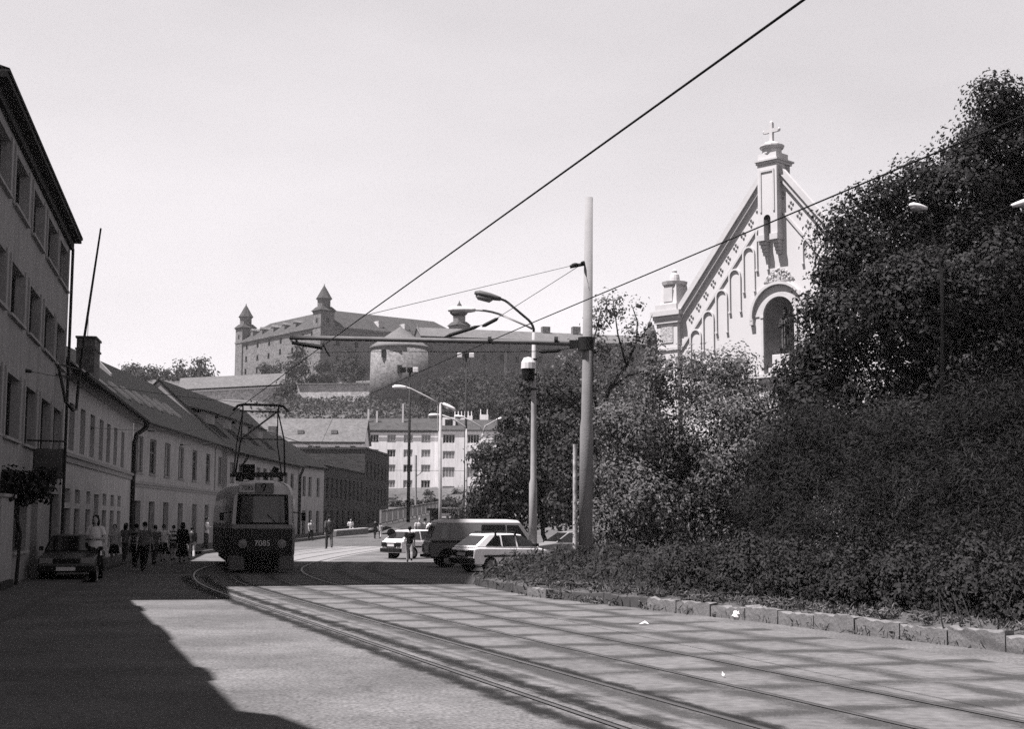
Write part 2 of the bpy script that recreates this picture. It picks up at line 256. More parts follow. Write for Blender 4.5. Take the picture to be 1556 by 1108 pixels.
# ------------------------------------------------------------------ world, sun, camera
SUN_EL, SUNH = 66., np.array([.928, .372])
def setup():
    w = bpy.data.worlds.new('World'); sc.world = w; w.use_nodes = True; nd, lk = w.node_tree.nodes, w.node_tree.links
    bg = nd['Background']; bg.inputs['Strength'].default_value = .105
    sk = nd.new('ShaderNodeTexSky'); sk.sky_type = 'NISHITA'; sk.sun_disc = False; sk.sun_elevation = R(SUN_EL); sk.sun_rotation = math.atan2(-SUNH[0], -SUNH[1]) % (2 * math.pi)
    sk.air_density = 1.; sk.dust_density = 2.; sk.ozone_density = 1.
    bwn = nd.new('ShaderNodeRGBToBW'); lk.new(sk.outputs[0], bwn.inputs[0])
    tc = nd.new('ShaderNodeTexCoord'); mp = nd.new('ShaderNodeMapping'); mp.inputs['Scale'].default_value = (2.2, 2.2, 6); lk.new(tc.outputs['Generated'], mp.inputs[0])
    no = nd.new('ShaderNodeTexNoise'); no.inputs['Scale'].default_value = 1.6; no.inputs['Detail'].default_value = 6; lk.new(mp.outputs[0], no.inputs['Vector'])
    mr = nd.new('ShaderNodeMapRange'); mr.inputs['From Min'].default_value = .3; mr.inputs['From Max'].default_value = .7; mr.inputs['To Min'].default_value = .86; mr.inputs['To Max'].default_value = 1.1; lk.new(no.outputs['Fac'], mr.inputs['Value'])
    mu = nd.new('ShaderNodeMath'); mu.operation = 'MULTIPLY'; lk.new(bwn.outputs[0], mu.inputs[0]); lk.new(mr.outputs[0], mu.inputs[1])
    cc = nd.new('ShaderNodeCombineColor')
    gs = nd.new('ShaderNodeSeparateXYZ'); lk.new(tc.outputs['Generated'], gs.inputs[0])   # hazy sky: bright low down, deeper overhead
    me_ = nd.new('ShaderNodeMapRange'); me_.inputs['From Min'].default_value = .36; me_.inputs['From Max'].default_value = .8; me_.inputs['To Min'].default_value = 1.; me_.inputs['To Max'].default_value = .28; lk.new(gs.outputs[2], me_.inputs['Value'])
    pw = nd.new('ShaderNodeMath'); pw.operation = 'POWER'; pw.inputs[1].default_value = .6; lk.new(mu.outputs[0], pw.inputs[0]); p2 = nd.new('ShaderNodeMath'); p2.operation = 'MULTIPLY'; p2.inputs[1].default_value = 1.45; lk.new(pw.outputs[0], p2.inputs[0]); mu = p2
    m3 = nd.new('ShaderNodeMath'); m3.operation = 'MULTIPLY'; lk.new(mu.outputs[0], m3.inputs[0]); lk.new(me_.outputs[0], m3.inputs[1]); mu = m3
    for i, t in enumerate((1., .955, .985)):
        q = nd.new('ShaderNodeMath'); q.operation = 'MULTIPLY'; q.inputs[1].default_value = t; lk.new(mu.outputs[0], q.inputs[0]); lk.new(q.outputs[0], cc.inputs[i])
    lk.new(cc.outputs[0], bg.inputs['Color'])
    l = bpy.data.lights.new('sun', 'SUN'); l.energy = 5.; l.angle = R(.53); l.color = (1., .965, .97)
    so = bpy.data.objects.new('sun', l); COL.objects.link(so); so.location = (-60, -20, 90)
    d = Vector((SUNH[0] * math.cos(R(SUN_EL)), SUNH[1] * math.cos(R(SUN_EL)), -math.sin(R(SUN_EL)))); so.rotation_euler = d.to_track_quat('-Z', 'Y').to_euler()
    c = bpy.data.cameras.new('camera'); c.sensor_width = 36; c.lens = F / 1556 * 36; c.clip_start = .1; c.clip_end = 8000
    co = bpy.data.objects.new('camera', c); COL.objects.link(co)
    f = Vector((0, math.cos(TH), math.sin(TH))); r = Vector((1, 0, 0)); u = r.cross(f)
    cr, sr = math.cos(ROLL), math.sin(ROLL)
    r2, u2 = r * cr + u * sr, u * cr - r * sr             # picture content turns slightly clockwise
    co.matrix_world = Matrix(((r2.x, u2.x, -f.x, 0), (r2.y, u2.y, -f.y, 0), (r2.z, u2.z, -f.z, CH), (0, 0, 0, 1)))
    sc.camera = co
    sc.view_settings.view_transform = 'Standard'; sc.view_settings.look = 'None'; sc.view_settings.exposure = 1.5; sc.view_settings.gamma = 1
    sc.view_settings.use_curve_mapping = False
    sc.cycles.use_denoising = False; sc.cycles.max_bounces = 6; sc.cycles.diffuse_bounces = 3; sc.cycles.transparent_max_bounces = 8
    sc.cycles.sample_clamp_indirect = 4
setup()
# ------------------------------------------------------------------ the ground
def strip(name, L, Rr, m, z=None, uv=True, kind='structure', zf=None):
    n = len(L); v = []; f = []
    for (a, b) in zip(L, Rr):
        for p in (a, b): v.append((p[0], p[1], (zf(p[0], p[1]) if zf else 0) + (z or 0)))
    f = [(2 * i, 2 * i + 1, 2 * i + 3, 2 * i + 2) for i in range(n - 1)]
    me = MB().add(v, f).mesh(name)
    if uv:
        ul = me.uv_layers.new(name='UVMap'); t = [0.]
        for i in range(1, n): t.append(t[-1] + math.hypot(L[i][0] - L[i - 1][0], L[i][1] - L[i - 1][1]))
        w = [math.hypot(a[0] - b[0], a[1] - b[1]) for a, b in zip(L, Rr)]
        for p in me.polygons:
            for li in p.loop_indices:
                vi = me.loops[li].vertex_index; ul.data[li].uv = (w[vi // 2] * (vi % 2) if uv is True else vi % 2, t[vi // 2])
    o = ob(name, me, m); 
    if kind: tag(o, kind=kind)
    return o
def make_ground():
    xs = sorted(set(list(np.linspace(-3000, 3000, 13)) + list(np.linspace(-300, 300, 31)) + list(np.linspace(-40, 60, 21))))
    ys = sorted(set([-3000, -800, -300, -100, 0, 40, 70] + _TY[1:] + list(np.linspace(90, 700, 62)) + [1300, 1800, 4000]))
    v = []; nx = len(xs)
    for y in ys:
        for x in xs:
            z = hz(x, y) - .03
            if y > 200: z += (math.sin(x * .05 + y * .03) * 1.0 + math.sin(x * .11 - y * .07) * .6) * min(1, (y - 200) / 100) * (0 if 405 < y < 430 else 1)
            v.append((x, y, z))
    f = [(j * nx + i, j * nx + i + 1, j * nx + nx + i + 1, j * nx + nx + i) for j in range(len(ys) - 1) for i in range(nx - 1)]
    m = mat('hill_grass', 0.065, .45, .08, .95, .4, 1.5, fine=.3)
    tag(ob('ground', MB().add(v, f), m), kind='structure')
    strip('road', [(-26, -12), (-26, 40), (-26, 90), (-26, 112)], [(24, -12), (24, 40), (14, 90), (8, 112)], M['asphalt'], 0)
make_ground()
# tram track path (rail 1, the leftmost rail) and offset curves
RP = [(7.15, -5.2), (.73, 12.83), (-3.30, 24.1), (-7.33, 35.42), (-9.4, 42.5), (-10.9, 50), (-11.6, 58), (-11.8, 70), (-11.4, 86), (-10.4, 105), (-8.2, 130)]
def smooth_path(pts, n=8):
    out = []
    for i in range(len(pts) - 1):
        p = [np.array(pts[max(0, min(len(pts) - 1, i + k))], float) for k in (-1, 0, 1, 2)]
        for t in np.arange(n) / n:
            out.append(.5 * (2 * p[1] + (p[2] - p[0]) * t + (2 * p[0] - 5 * p[1] + 4 * p[2] - p[3]) * t * t + (3 * p[1] - p[0] - 3 * p[2] + p[3]) * t ** 3))
    out.append(np.array(pts[-1], float)); return out
RAIL = smooth_path(RP)
def off(path, d):
    o = []
    for i in range(len(path)):
        t = path[min(i + 1, len(path) - 1)] - path[max(i - 1, 0)]; t = t / np.linalg.norm(t); o.append(path[i] + np.array([t[1], -t[0]]) * d)
    return o
KERB = [(16, 0), (11.8, 9), (9.0, 15), (6.96, 19.5), (5.5, 22.8), (4.47, 25.4), (3.14, 28.0), (1.7, 30.9), (.37, 33.9), (-.5, 37), (-1.0, 39.2), (-.6, 41), (.8, 43.2), (2.6, 46), (3.6, 52), (4.2, 60), (5, 80)]
def make_track():
    pa = [p for p in RAIL if p[1] < 61]
    strip('tram_track_paving', off(pa, .22), off(pa, 6.9), M['slabs'], .004)
    pb = [p for p in RAIL if p[1] >= 60 and p[1] < 112]
    strip('tram_track_concrete', off(pb, -.5), off(pb, 3.9), mat('track_concrete', 0.15, .2, .5, .9, .2, fine=.15), .006)
    pc = [p for p in RAIL if p[1] < 112]
    for k, (d, lab) in enumerate([(0, 'dark tram rail along the broken asphalt edge, leftmost of the four'), (1.13, 'second tram rail from the left, right of the broken asphalt edge'), (2.4, 'thin bright tram rail, third from the left across the worn slabs'), (3.53, 'tram rail nearest the hedge kerb, rightmost of the four')]):
        a, b = off(pc, d - .03), off(pc, d + .03)
        g1, g2 = off(pc, d + .034), off(pc, d + .07)
        root = tag(strip('tram_rail', a, b, M['rail'], .013, uv=False, kind=None), lab, 'tram rail', 'tram rails in the road')
        g = strip('flange_groove', g1, g2, M['black'] if d == 0 else mat('groove_dirt', .03, .4, 3), .0105, uv=False, kind=None); g.parent = root
    pd = [p for p in RAIL if p[1] < 45]
    for d0, d1, k in ((-.55, .1, 0), (.05, .62, 0), (.98, 1.5, 0), (.5, .95, 1)):
        strip('rail_dust' if k else 'rail_dirt', off(pd, d0), off(pd, d1), M['dust' if k else 'stain'], .008 + .0008 * d0 + .0007 * k, uv='n')
make_track()
def make_bed():
    k = smooth_path(KERB, 5); v = []; f = []; cols = [.02, .021, .4, 1.5, 4, 12, 40]
    for p in k:
        for c in cols: v.append((p[0] + c, p[1] + c * .25, -.05 if c == .02 else .2 + (.14 * min(c, 1.5) / 1.5) + RNG.normal() * .02))
    n = len(cols); f = [(i * n + j, i * n + j + 1, i * n + n + j + 1, i * n + n + j) for i in range(len(k) - 1) for j in range(n - 1)]
    tag(ob('planting_bed', MB().add(v, f), M['ground']), kind='structure')
    pts = [p for p in smooth_path(KERB, 24) if p[1] < 40]; acc = 0.; last = pts[0]; i = 0; seg = []
    # walk the line, one stone about every 1.05 m, with a gap under the hedge as in the photograph
    L = 1.02; cur = [pts[0]]; d = 0
    for a, b in zip(pts, pts[1:]):
        d += np.linalg.norm(b - a)
        if d >= L: seg.append((cur[0], b)); cur = [b]; d = 0
    lone = [q for q in seg if 32.2 < q[0][1] < 34][:1]
    for a, b in [q for q in seg if q[0][1] <= 28.3] + lone:
        if a[1] < 14: continue
        t = (b - a); l = np.linalg.norm(t) - .01 - random.random() * .05; ang = math.atan2(t[1], t[0])
        h = .24 + random.uniform(-.035, .03); mb = MB(); nx = 12
        vs = []; w = .16
        for q in range(nx + 1):
            x = q / nx * l; j = lambda s=.018: random.gauss(0, s)
            vs += [(x, j(), -.02), (x, j(), h * .55), (x, .02 + j(), h + j(.018)), (x, -w, h + j(.015)), (x, -w, -.02)]
        fs = [(5 * q + r, 5 * q + r + 1, 5 * q + 6 + r, 5 * q + 5 + r) for q in range(nx) for r in range(4)] + [(0, 1, 2, 3, 4), tuple(5 * nx + r for r in (4, 3, 2, 1, 0))]
        mb.add([(x, -y, z) for x, y, z in vs], fs)
        o = ob('kerb_stone', mb, M['kerb'], loc=(a[0], a[1], 0), rz=ang)
        if a[1] > 31: lab = 'single pale kerb stone standing alone at the edge of the creeping conifers'
        else: lab = 'weathered pale kerb stone in the row along the dark bushes'
        tag(o, lab, 'kerb stone', 'kerb stones along the planting bed')
    c = G(1124, 942); mb = MB(); mb.ell((0, 0, .08), (.15, .09, .09), 9, 6)
    mb.v = [(x + random.gauss(0, .018), y + random.gauss(0, .018), z + random.gauss(0, .014)) for x, y, z in mb.v]
    tag(ob('loose_stone', mb, mat('white_stone', 0.54, .2, 6, .9), loc=(c[0], c[1], 0), rz=.4), 'white broken stone lying against the kerb', 'stone')
    for q, (px, py, lab) in enumerate([(978, 951, 'crumpled white paper scrap on the track slabs near the kerb'), (1099, 1031, 'tiny white scrap of paper on the slabs in front of the kerb')]):
        c = G(px, py); mb = MB(); s = .09 if q == 0 else .03
        mb.add([(-s, -s * .5, .02), (s * .2, -s * .6, .04), (s, -.02, .02), (s * .3, s * .5, .07), (-s * .5, s * .4, .03), (0, 0, .03 + s * .25)], [(0, 1, 5), (1, 2, 5), (2, 3, 5), (3, 4, 5), (4, 0, 5)])
        tag(ob('paper_scrap', mb, M['paper'], loc=(c[0], c[1], .005), rz=q * 1.1), lab, 'litter', 'paper scraps on the tram track')
make_bed()
# ------------------------------------------------------------------ buildings
def wall_holes(mb, x0, x1, z0, z1, holes, rev=.24, y=0.):
    """front wall in the plane y with real openings and their reveals; holes = (x0,x1,z0,z1)"""
    X = sorted({x0, x1} | {h[0] for h in holes} | {h[1] for h in holes}); Z = sorted({z0, z1} | {h[2] for h in holes} | {h[3] for h in holes})
    for i in range(len(X) - 1):
        for j in range(len(Z) - 1):
            cx, cz = (X[i] + X[i + 1]) / 2, (Z[j] + Z[j + 1]) / 2
            if any(h[0] < cx < h[1] and h[2] < cz < h[3] for h in holes): continue
            mb.add([(X[i], y, Z[j]), (X[i + 1], y, Z[j]), (X[i + 1], y, Z[j + 1]), (X[i], y, Z[j + 1])], [(0, 1, 2, 3)])
    for a, b, c, d in holes:
        for p, q in (((a, c), (b, c)), ((b, c), (b, d)), ((b, d), (a, d)), ((a, d), (a, c))):
            mb.add([(p[0], y, p[1]), (q[0], y, q[1]), (q[0], y + rev, q[1]), (p[0], y + rev, p[1])], [(0, 1, 2, 3)])
_WC = {}
def window(parent, hole, nx=2, nz=1, fm='frame', rev=.2, sill=None, gl='glass', door=False, fw=.07, y=0.):
    x0, x1, z0, z1 = hole; w, h = x1 - x0, z1 - z0; key = (round(w, 2), round(h, 2), nx, nz, fm, gl, door, sill, fw)
    if key not in _WC:
        mb = MB(); d = .07
        mb.box(0, fw, 0, d, 0, h); mb.box(w - fw, w, 0, d, 0, h); mb.box(fw, w - fw, 0, d, h - fw, h); mb.box(fw, w - fw, 0, d, 0, fw)
        for i in range(1, nx): mb.box(w * i / nx - fw * .4, w * i / nx + fw * .4, .005, d - .005, fw, h - fw)
        zz = [h * .62] if nz == 2 else [h * i / nz for i in range(1, nz)]
        for z in zz: mb.box(fw, w - fw, .01, d - .01, z - fw * .45, z + fw * .45)
        me = mb.mesh('window'); fixn(me); me.materials.append(M[fm])
        pb = MB().box(fw * .6, w - fw * .6, d * .5, d * .5 + .02, fw * .6, h - fw * .6).mesh('pane'); fixn(pb); pb.materials.append(M[gl])
        if door:
            kb = MB().tube([(w * .44, -.05, 1.0), (w * .44, 0, 1.0), (w * .50, -.05, 1.0)], .015, 5).mesh('handle')
        else: kb = None
        sb = None
        if sill: sb = MB().box(-.08, w + .08, -rev - .10, -.002, -.075, -.004).mesh('sill'); fixn(sb); sb.materials.append(M[sill])
        if kb: kb.materials.append(M['chrome'])
        _WC[key] = (me, pb, sb, kb)
    me, pb, sb, kb = _WC[key]
    o = ob('door' if door else 'window', None, None, parent, (x0, y + rev, z0), me=me)
    ob('pane', None, None, o, me=pb)
    if sb: ob('sill', None, None, o, me=sb)
    if kb: ob('handle', None, None, o, me=kb)
    return o
def body_box(mb, x0, x1, dep, z0, z1, top=True, left=True, right=True, y0=0.):
    if left: mb.add([(x0, y0, z0), (x0, y0 + dep, z0), (x0, y0 + dep, z1), (x0, y0, z1)], [(0, 1, 2, 3)])
    if right: mb.add([(x1, y0, z0), (x1, y0 + dep, z0), (x1, y0 + dep, z1), (x1, y0, z1)], [(3, 2, 1, 0)])
    mb.add([(x0, y0 + dep, z0), (x1, y0 + dep, z0), (x1, y0 + dep, z1), (x0, y0 + dep, z1)], [(0, 1, 2, 3)])
    if top: mb.add([(x0, y0, z1), (x1, y0, z1), (x1, y0 + dep, z1), (x0, y0 + dep, z1)], [(0, 1, 2, 3)])
def gable_roof(root, x0, x1, dep, ze, zr, oh=.5, m='roof', th=.18, hipL=0., hipR=0., y0=0., name='roof'):
    """pitched roof, ridge along x; hips pull the ridge ends in"""
    k = (zr - ze) / (dep / 2); yl, yr = y0 - oh, y0 + dep + oh; zl = ze - oh * k
    v = [(x0, yl, zl), (x1, yl, zl), (x1 - hipR, y0 + dep / 2, zr), (x0 + hipL, y0 + dep / 2, zr), (x0, yr, zl), (x1, yr, zl)]
    t = [(a, b, c + th) for a, b, c in v]
    mb = MB().add(t, [(0, 1, 2, 3), (3, 2, 5, 4), (0, 3, 4), (1, 5, 2)] if hipL or hipR else [(0, 1, 2, 3), (3, 2, 5, 4)])
    mb.add(v + t, [(0, 3, 2, 1), (3, 4, 5, 2), (0, 1, 7, 6), (4, 10, 11, 5)] + ([] if hipL else [(0, 6, 9, 3), (3, 9, 10, 4)]) + ([] if hipR else [(1, 2, 8, 7), (2, 5, 11, 8)]))
    return ob(name, mb, M[m], root)
def gable_ends(mb, x0, x1, dep, ze, zr, y0=0., ends='LR'):
    for e, x in (('L', x0), ('R', x1)):
        if e in ends: mb.add([(x, y0, ze), (x, y0 + dep, ze), (x, y0 + dep / 2, zr)], [(0, 1, 2)])
def cornice(root, x0, x1, z, prof, m, name='cornice', y0=0.):
    mb = MB()
    for d, za, zb in prof: mb.box(x0, x1, y0 - d, y0 - .003, z + za, z + zb)
    return ob(name, mb, M[m], root)
def house(name, label, fr, x0, cat='house', group=None, z=0.):
    w = fr.w(x0, 0); return thing(name, label, cat, (w[0], w[1], z), fr.rz, group)
N_ = Fr(P(92, 800, 48.5), -12.2); H2 = Fr(P(200, 750, 72), -9.3); H3 = Fr(P(200, 750, 72), -2.0); H4 = Fr(P(345, 720, 99), 1.3)
def make_near():
    L = 18.7; x0 = -19.1; r = house('tall_building', 'tall grey rendered four-storey building with wide dark windows and deep eaves', N_, x0, 'building')
    cols = [(-18.6, -15.8), (-14.95, -12.25), (-11.25, -8.6), (-7.6, -4.65), (-4.1, -1.2)]; holes = []; mb = MB()
    for a, b in cols:
        for z0, z1 in ((9.42, 10.72), (6.72, 8.04), (3.74, 5.3)): holes.append((a - x0, b - x0, z0, z1))
    low = [((-12.6 - x0), (-9.6 - x0), .9, 2.3), ((-3.7 - x0), (-1.0 - x0), .04, 2.55), ((-8.6 - x0), (-7.0 - x0), .04, 2.4), ((-17.3 - x0), (-14.5 - x0), .9, 2.3)]
    wall_holes(mb, 0, L, 0, 11.25, holes + low, .3); body_box(mb, 0, L, 11, 0, 11.25)
    ob('wall', mb, M['plasterA'], r)
    for h in holes: window(r, h, 3, 1, 'framed', .22, 'trim', fw=.09)
    window(r, low[0], 2, 1, 'framed', .2, 'trim'); window(r, low[3], 2, 1, 'framed', .2, 'trim')
    window(r, low[1], 2, 2, 'framed', .2, None, 'glass', True); window(r, low[2], 1, 2, 'framed', .2, None, 'glass', True)
    for a, b, c, d in holes:                                      # raised render bands beside the windows
        for e0, e1 in ((a - .16, a - .002), (b + .002, b + .16)): ob('window_surround', MB().box(e0, e1, -.045, -.002, c - .05, d + .12), M['trim'], r)
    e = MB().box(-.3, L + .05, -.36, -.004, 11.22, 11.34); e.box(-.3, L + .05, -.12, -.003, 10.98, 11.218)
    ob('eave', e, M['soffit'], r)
    rb = MB().prism([(-.4, 11.342), (-.4, 11.42), (5.5, 13.2), (11.4, 11.42), (11.4, 11.342)], -.3, L + .07, 'x'); ob('roof', rb, M['roof'], r)
    ob('drainpipe', MB().tube([(L - .12, -.1, .1), (L - .12, -.1, 11.0)], .05, 6), M['metald'], r)
    # flagpole slanting from its iron bracket on the corner
    q = N_.w(-2.9, -.25); fp = thing('flagpole', 'bare slanting flagpole in iron brackets on the corner of the tall building', 'flagpole', (q[0], q[1], 5.2), N_.rz)
    ob('pole', MB().tube([(.35, -.35, .5), (1.0, -.42, 2.3), (2.3, -.75, 6.55)], [.05, .045, .032], 8), M['metald'], fp)
    ob('bracket', MB().tube([(-.75, .2, 1.55), (-.75, -.1, .25), (-.35, -.3, .02), (.1, -.36, .1), (.5, -.35, .75), (.85, -.38, 1.8)], .05, 6).bar((-.6, .25, 1.5), (.7, -.38, 1.45), .05).bar((-.6, .25, 1.15), (.55, -.38, 1.1), .05), M['metald'], fp)
    # projecting sign hung from an arm
    q = N_.w(-10.3, 0); sg = thing('hanging_sign', 'faded square sign board hanging from an arm on the tall building', 'sign', (q[0], q[1], 2.85), N_.rz)
    ob('board', MB().box(-.04, .04, -.95, -.2, .0, .78), mat('faded_sign', 0.05, .7, 2.2, .7), sg, bevel=.03)
    ob('arm', MB().bar((0, 0, 1.02), (0, -1.0, 1.0), .045).bar((0, -.3, 1.0), (0, -.3, .76), .02).bar((0, -.85, 1.0), (0, -.85, .76), .02), M['metald'], sg)
    ob('edge_frame', MB().tube([(0, -.2, .0), (0, -.2, .78), (0, -.95, .78), (0, -.95, 0), (0, -.2, 0)], .03, 5), M['metald'], sg)
    # pale pillar in front of the shop
    sx = N_.hit(19, 830, -.22)[0]; q = N_.w(sx - .55, -.12); pl = thing('gate_pillar', 'pale rendered pillar with a dark base at the left edge of the street', 'pillar', (q[0], q[1], 0), N_.rz)
    ob('shaft', MB().box(-1.6, .55, -.1, .11, .28, 2.25), M['trim'], pl, bevel=.03)
    ob('base', MB().box(-1.66, .6, -.15, .115, 0, .28), M['soffit'], pl); ob('cap', MB().box(-1.66, .6, -.15, .115, 2.251, 2.33), M['trim'], pl)
    # unseen house to the left, placed and angled to shade the near street
    a = np.array([-13.85, 30.6]); b = np.array([-6.35, 7.4]); t = (b - a); Ls = np.linalg.norm(t); fr = Fr(b, math.degrees(math.atan2(-t[0], -t[1])))
    r = house('shade_street_house', 'unseen plain grey house outside the left edge, angled to shade the near street', fr, 0, 'house'); mb = MB()
    hs = [(x, x + 1.1, z, z + 1.6) for x in np.arange(1.2, Ls - 1.5, 2.6) for z in (1.2, 4.6, 8.0)]
    wall_holes(mb, 0, Ls, 0, 11.4, hs); body_box(mb, 0, Ls, 10, 0, 11.4); ob('wall', mb, M['plasterA'], r); gable_roof(r, -.2, Ls + .2, 10, 11.4, 14, .45)
    for x, w_, h_ in ((1.0, 3.2, 1.0), (6.4, 2.0, .16), (11.6, 4.2, .1), (18.6, 2.4, .12)): ob('dormer', MB().prism([(x, 11.2), (x + w_, 11.2), (x + w_ * .82, 11.5 + h_ * .6), (x + w_ * .5, 11.5 + h_), (x + w_ * .15, 11.5 + h_ * .5)], -.42, 2.2, 'y'), M['plasterA'], r)  # eave bumps added to make the edge of the cast shadow uneven
    for h in hs: window(r, h, 2, 1, 'frame')
    fr = Fr((-25.0, 30.2), 0.); r = house('shade_caster_block', 'unseen tall plain block added outside the left edge to cast the shade band', fr, 0, 'building'); mb = MB()  # unseen tall block, added and sized to throw the shade band across the street
    hs = [(x, x + 1.8, z, z + 1.6) for x in np.arange(1., 19, 2.9) for z in np.arange(15, 52, 3.2)]
    wall_holes(mb, 0, 20.4, 0, 57, hs); body_box(mb, 0, 20.4, 14, 0, 57); ob('wall', mb, M['plasterA'], r); ob('roof', MB().box(-.2, 20.6, -.2, 14.2, 57.01, 57.5), M['roof'], r)
    w = [window(r, h, 2, 1, 'frame') for h in hs]
make_near()
def make_h2():
    x0 = -23.75; L = 23.3; X = lambda s: s - x0
    r = house('windowed_house', 'two-storey grey house with tall narrow upper windows and a brick chimney', H2, x0)
    up = [(X(s), X(s + 1.35), 4.18, 5.86) for s in (-22.45, -19.55, -16.75, -13.85, -11.3, -8.6, -5.6)]
    lo = []; tr = []
    for s in (-22.8, -20.3, -17.2, -12.0, -9.1, -6.3): lo.append((X(s), X(s + 1.45), .75, 2.12)); tr.append((X(s + .05), X(s + 1.35), 2.32, 2.82))
    dr = (X(-14.75), X(-13.3), .04, 2.75); mb = MB(); wall_holes(mb, 0, L, 0, 7.1, up + lo + tr + [dr], .3)
    body_box(mb, 0, L, 10, 0, 7.1); gable_ends(mb, 0, L, 10, 7.1, 10.9); ob('wall', mb, M['plasterB'], r)
    for h in up: window(r, h, 2, 1, 'framed', .22, None)
    for h in lo: window(r, h, 1, 1, 'frame', .14, None, 'glassl', fw=.1)
    for h in tr: window(r, h, 1, 1, 'framed', .2)
    window(r, dr, 2, 2, 'framed', .22, None, 'glass', True)
    cornice(r, 0, L + .02, 6.6, ((.10, 0, .16), (.2, .16, .34), (.34, .34, .5)), 'trim'); cornice(r, 0, L, 3.72, ((.08, 0, .2), (.16, .2, .32)), 'trim', 'string_course')
    gable_roof(r, -.1, L + .1, 10, 7.1, 10.9, .62)
    ob('gutter', MB().tube([(0, -.72, 6.74), (L + .1, -.72, 6.74)], .09, 6), M['metald'], r)
    ob('drainpipe', MB().tube([(L + .1, -.7, 6.7), (L + .1, -.62, 6.35), (L - .2, -.2, 6.0), (L - .2, -.12, 5.6), (L - .2, -.12, .1)], [.16, .13, .11, .11, .11], 8), M['metald'], r)
    c = [P(133, 570, 57.5)]; q = r.location
    a = -H2.rz; dx, dy = c[0][0] - q.x, c[0][1] - q.y; lx, ly = dx * math.cos(a) - dy * math.sin(a), dx * math.sin(a) + dy * math.cos(a)
    cm = MB().box(lx - .85, lx + .85, ly - .36, ly + .36, 7.5, 9.02); cm.box(lx - .9, lx + .9, ly - .41, ly + .41, 9.021, 9.1); cm.box(lx - .9, lx + .9, ly - .41, ly + .41, 8.55, 8.62)
    ob('chimney', cm, M['brick'], r)
    ob('aerial', MB().tube([(lx - .4, ly, 9.1), (lx - .4, ly, 10.3)], .012, 4), M['metald'], r)
make_h2()
def make_h3():
    L = 28.5; r = house('skylight_house', 'long two-storey grey house with seven roof skylights and a row of dark doorways', H3, 0)
    up = [(s, s + 1.55, 4.16, 6.05) for s in (.75, 3.9, 7.7, 11.65, 15.95, 20.65, 25.4)]
    lo = [(s, s + 1.45, .04, 2.7) for s in (.65, 4.05, 7.75, 11.9, 16.35, 20.6, 24.9)]; mb = MB()
    wall_holes(mb, 0, L, 0, 7.05, up + lo, .3); body_box(mb, 0, L, 10, 0, 7.05); gable_ends(mb, 0, L, 10, 7.05, 11.0); ob('wall', mb, M['plasterC'], r)
    for i, h in enumerate(up): window(r, h, 2, 2, 'frame', .1, 'trim', 'glass' if i in (1, 4, 5) else 'glassl', fw=.1)
    for h in lo: window(r, h, 1, 2, 'framed', .26, None, 'glass', True)
    cornice(r, 0, L, 3.42, ((.07, 0, .14), (.13, .14, .22)), 'trim', 'string_course'); cornice(r, 0, L, 6.55, ((.06, 0, .1), (.16, .22, .44)), 'trim')
    cornice(r, 23.9, 24.15, 3.7, ((.06, 0, 2.9),), 'trim', 'pilaster')
    gable_roof(r, -.1, L + .1, 10, 7.05, 11.0, .5); ob('gutter', MB().tube([(0, -.6, 6.72), (L, -.6, 6.72)], .08, 6), M['metald'], r)
    k = 3.95 / 5
    for i in range(7):
        x = .3 + i * 2.75 - (.5 if i == 0 else 0); sk = MB()
        y0, y1 = 1.05, 2.15; z0, z1 = 7.05 + y0 * k + .19, 7.05 + y1 * k + .19
        for e in (0, .62): sk.add([(x + e, y0, z0), (x + e + .05, y0, z0), (x + e + .05, y1, z1), (x + e, y1, z1), (x + e, y0, z0 + .16), (x + e + .05, y0, z0 + .16), (x + e + .05, y1, z1 + .16), (x + e, y1, z1 + .16)], [(0, 3, 2, 1), (4, 5, 6, 7), (0, 1, 5, 4), (1, 2, 6, 5), (2, 3, 7, 6), (3, 0, 4, 7)])
        o = ob('skylight', sk, mat('zinc', 0.13, .15, 3, .4), r)
        ob('pane', MB().add([(x + .05, y0, z0 + .08), (x + .62, y0, z0 + .08), (x + .62, y1, z1 + .08), (x + .05, y1, z1 + .08), (x + .05, y0, z0 + .02), (x + .62, y0, z0 + .02), (x + .62, y1, z1 + .02), (x + .05, y1, z1 + .02)], [(0, 1, 2, 3), (4, 7, 6, 5), (0, 4, 5, 1), (1, 5, 6, 2), (2, 6, 7, 3), (3, 7, 4, 0)]), M['glass'], o)
    fx = 8.2; f = MB().prism([(3.3, 9.75), (5.0, 11.1), (5.0, 11.75), (3.3, 10.0)], fx, fx + .35, 'x'); ob('firewall', f, M['plasterB'], r)
    # bus-stop sign on the wall side
    q = H3.w(19.4, -1.2); s = thing('stop_sign', 'white tram stop sign with black bars on a post by the doorways', 'sign', (q[0], q[1], 0.1), 0)
    ob('post', MB().tube([(0, 0, 0), (0, 0, 3.3)], .035, 6), M['metal'], s); b = ob('board', MB().box(-.32, .32, -.03, .03, 2.05, 2.95), M['paintw'], s)
    for z in (2.2, 2.55): ob('bar', MB().box(-.27, .27, -.036, -.031, z, z + .17), M['black'], b)
    ob('finial', MB().ell((0, 0, 3.35), (.14, .06, .14)), M['black'], s)
make_h3()
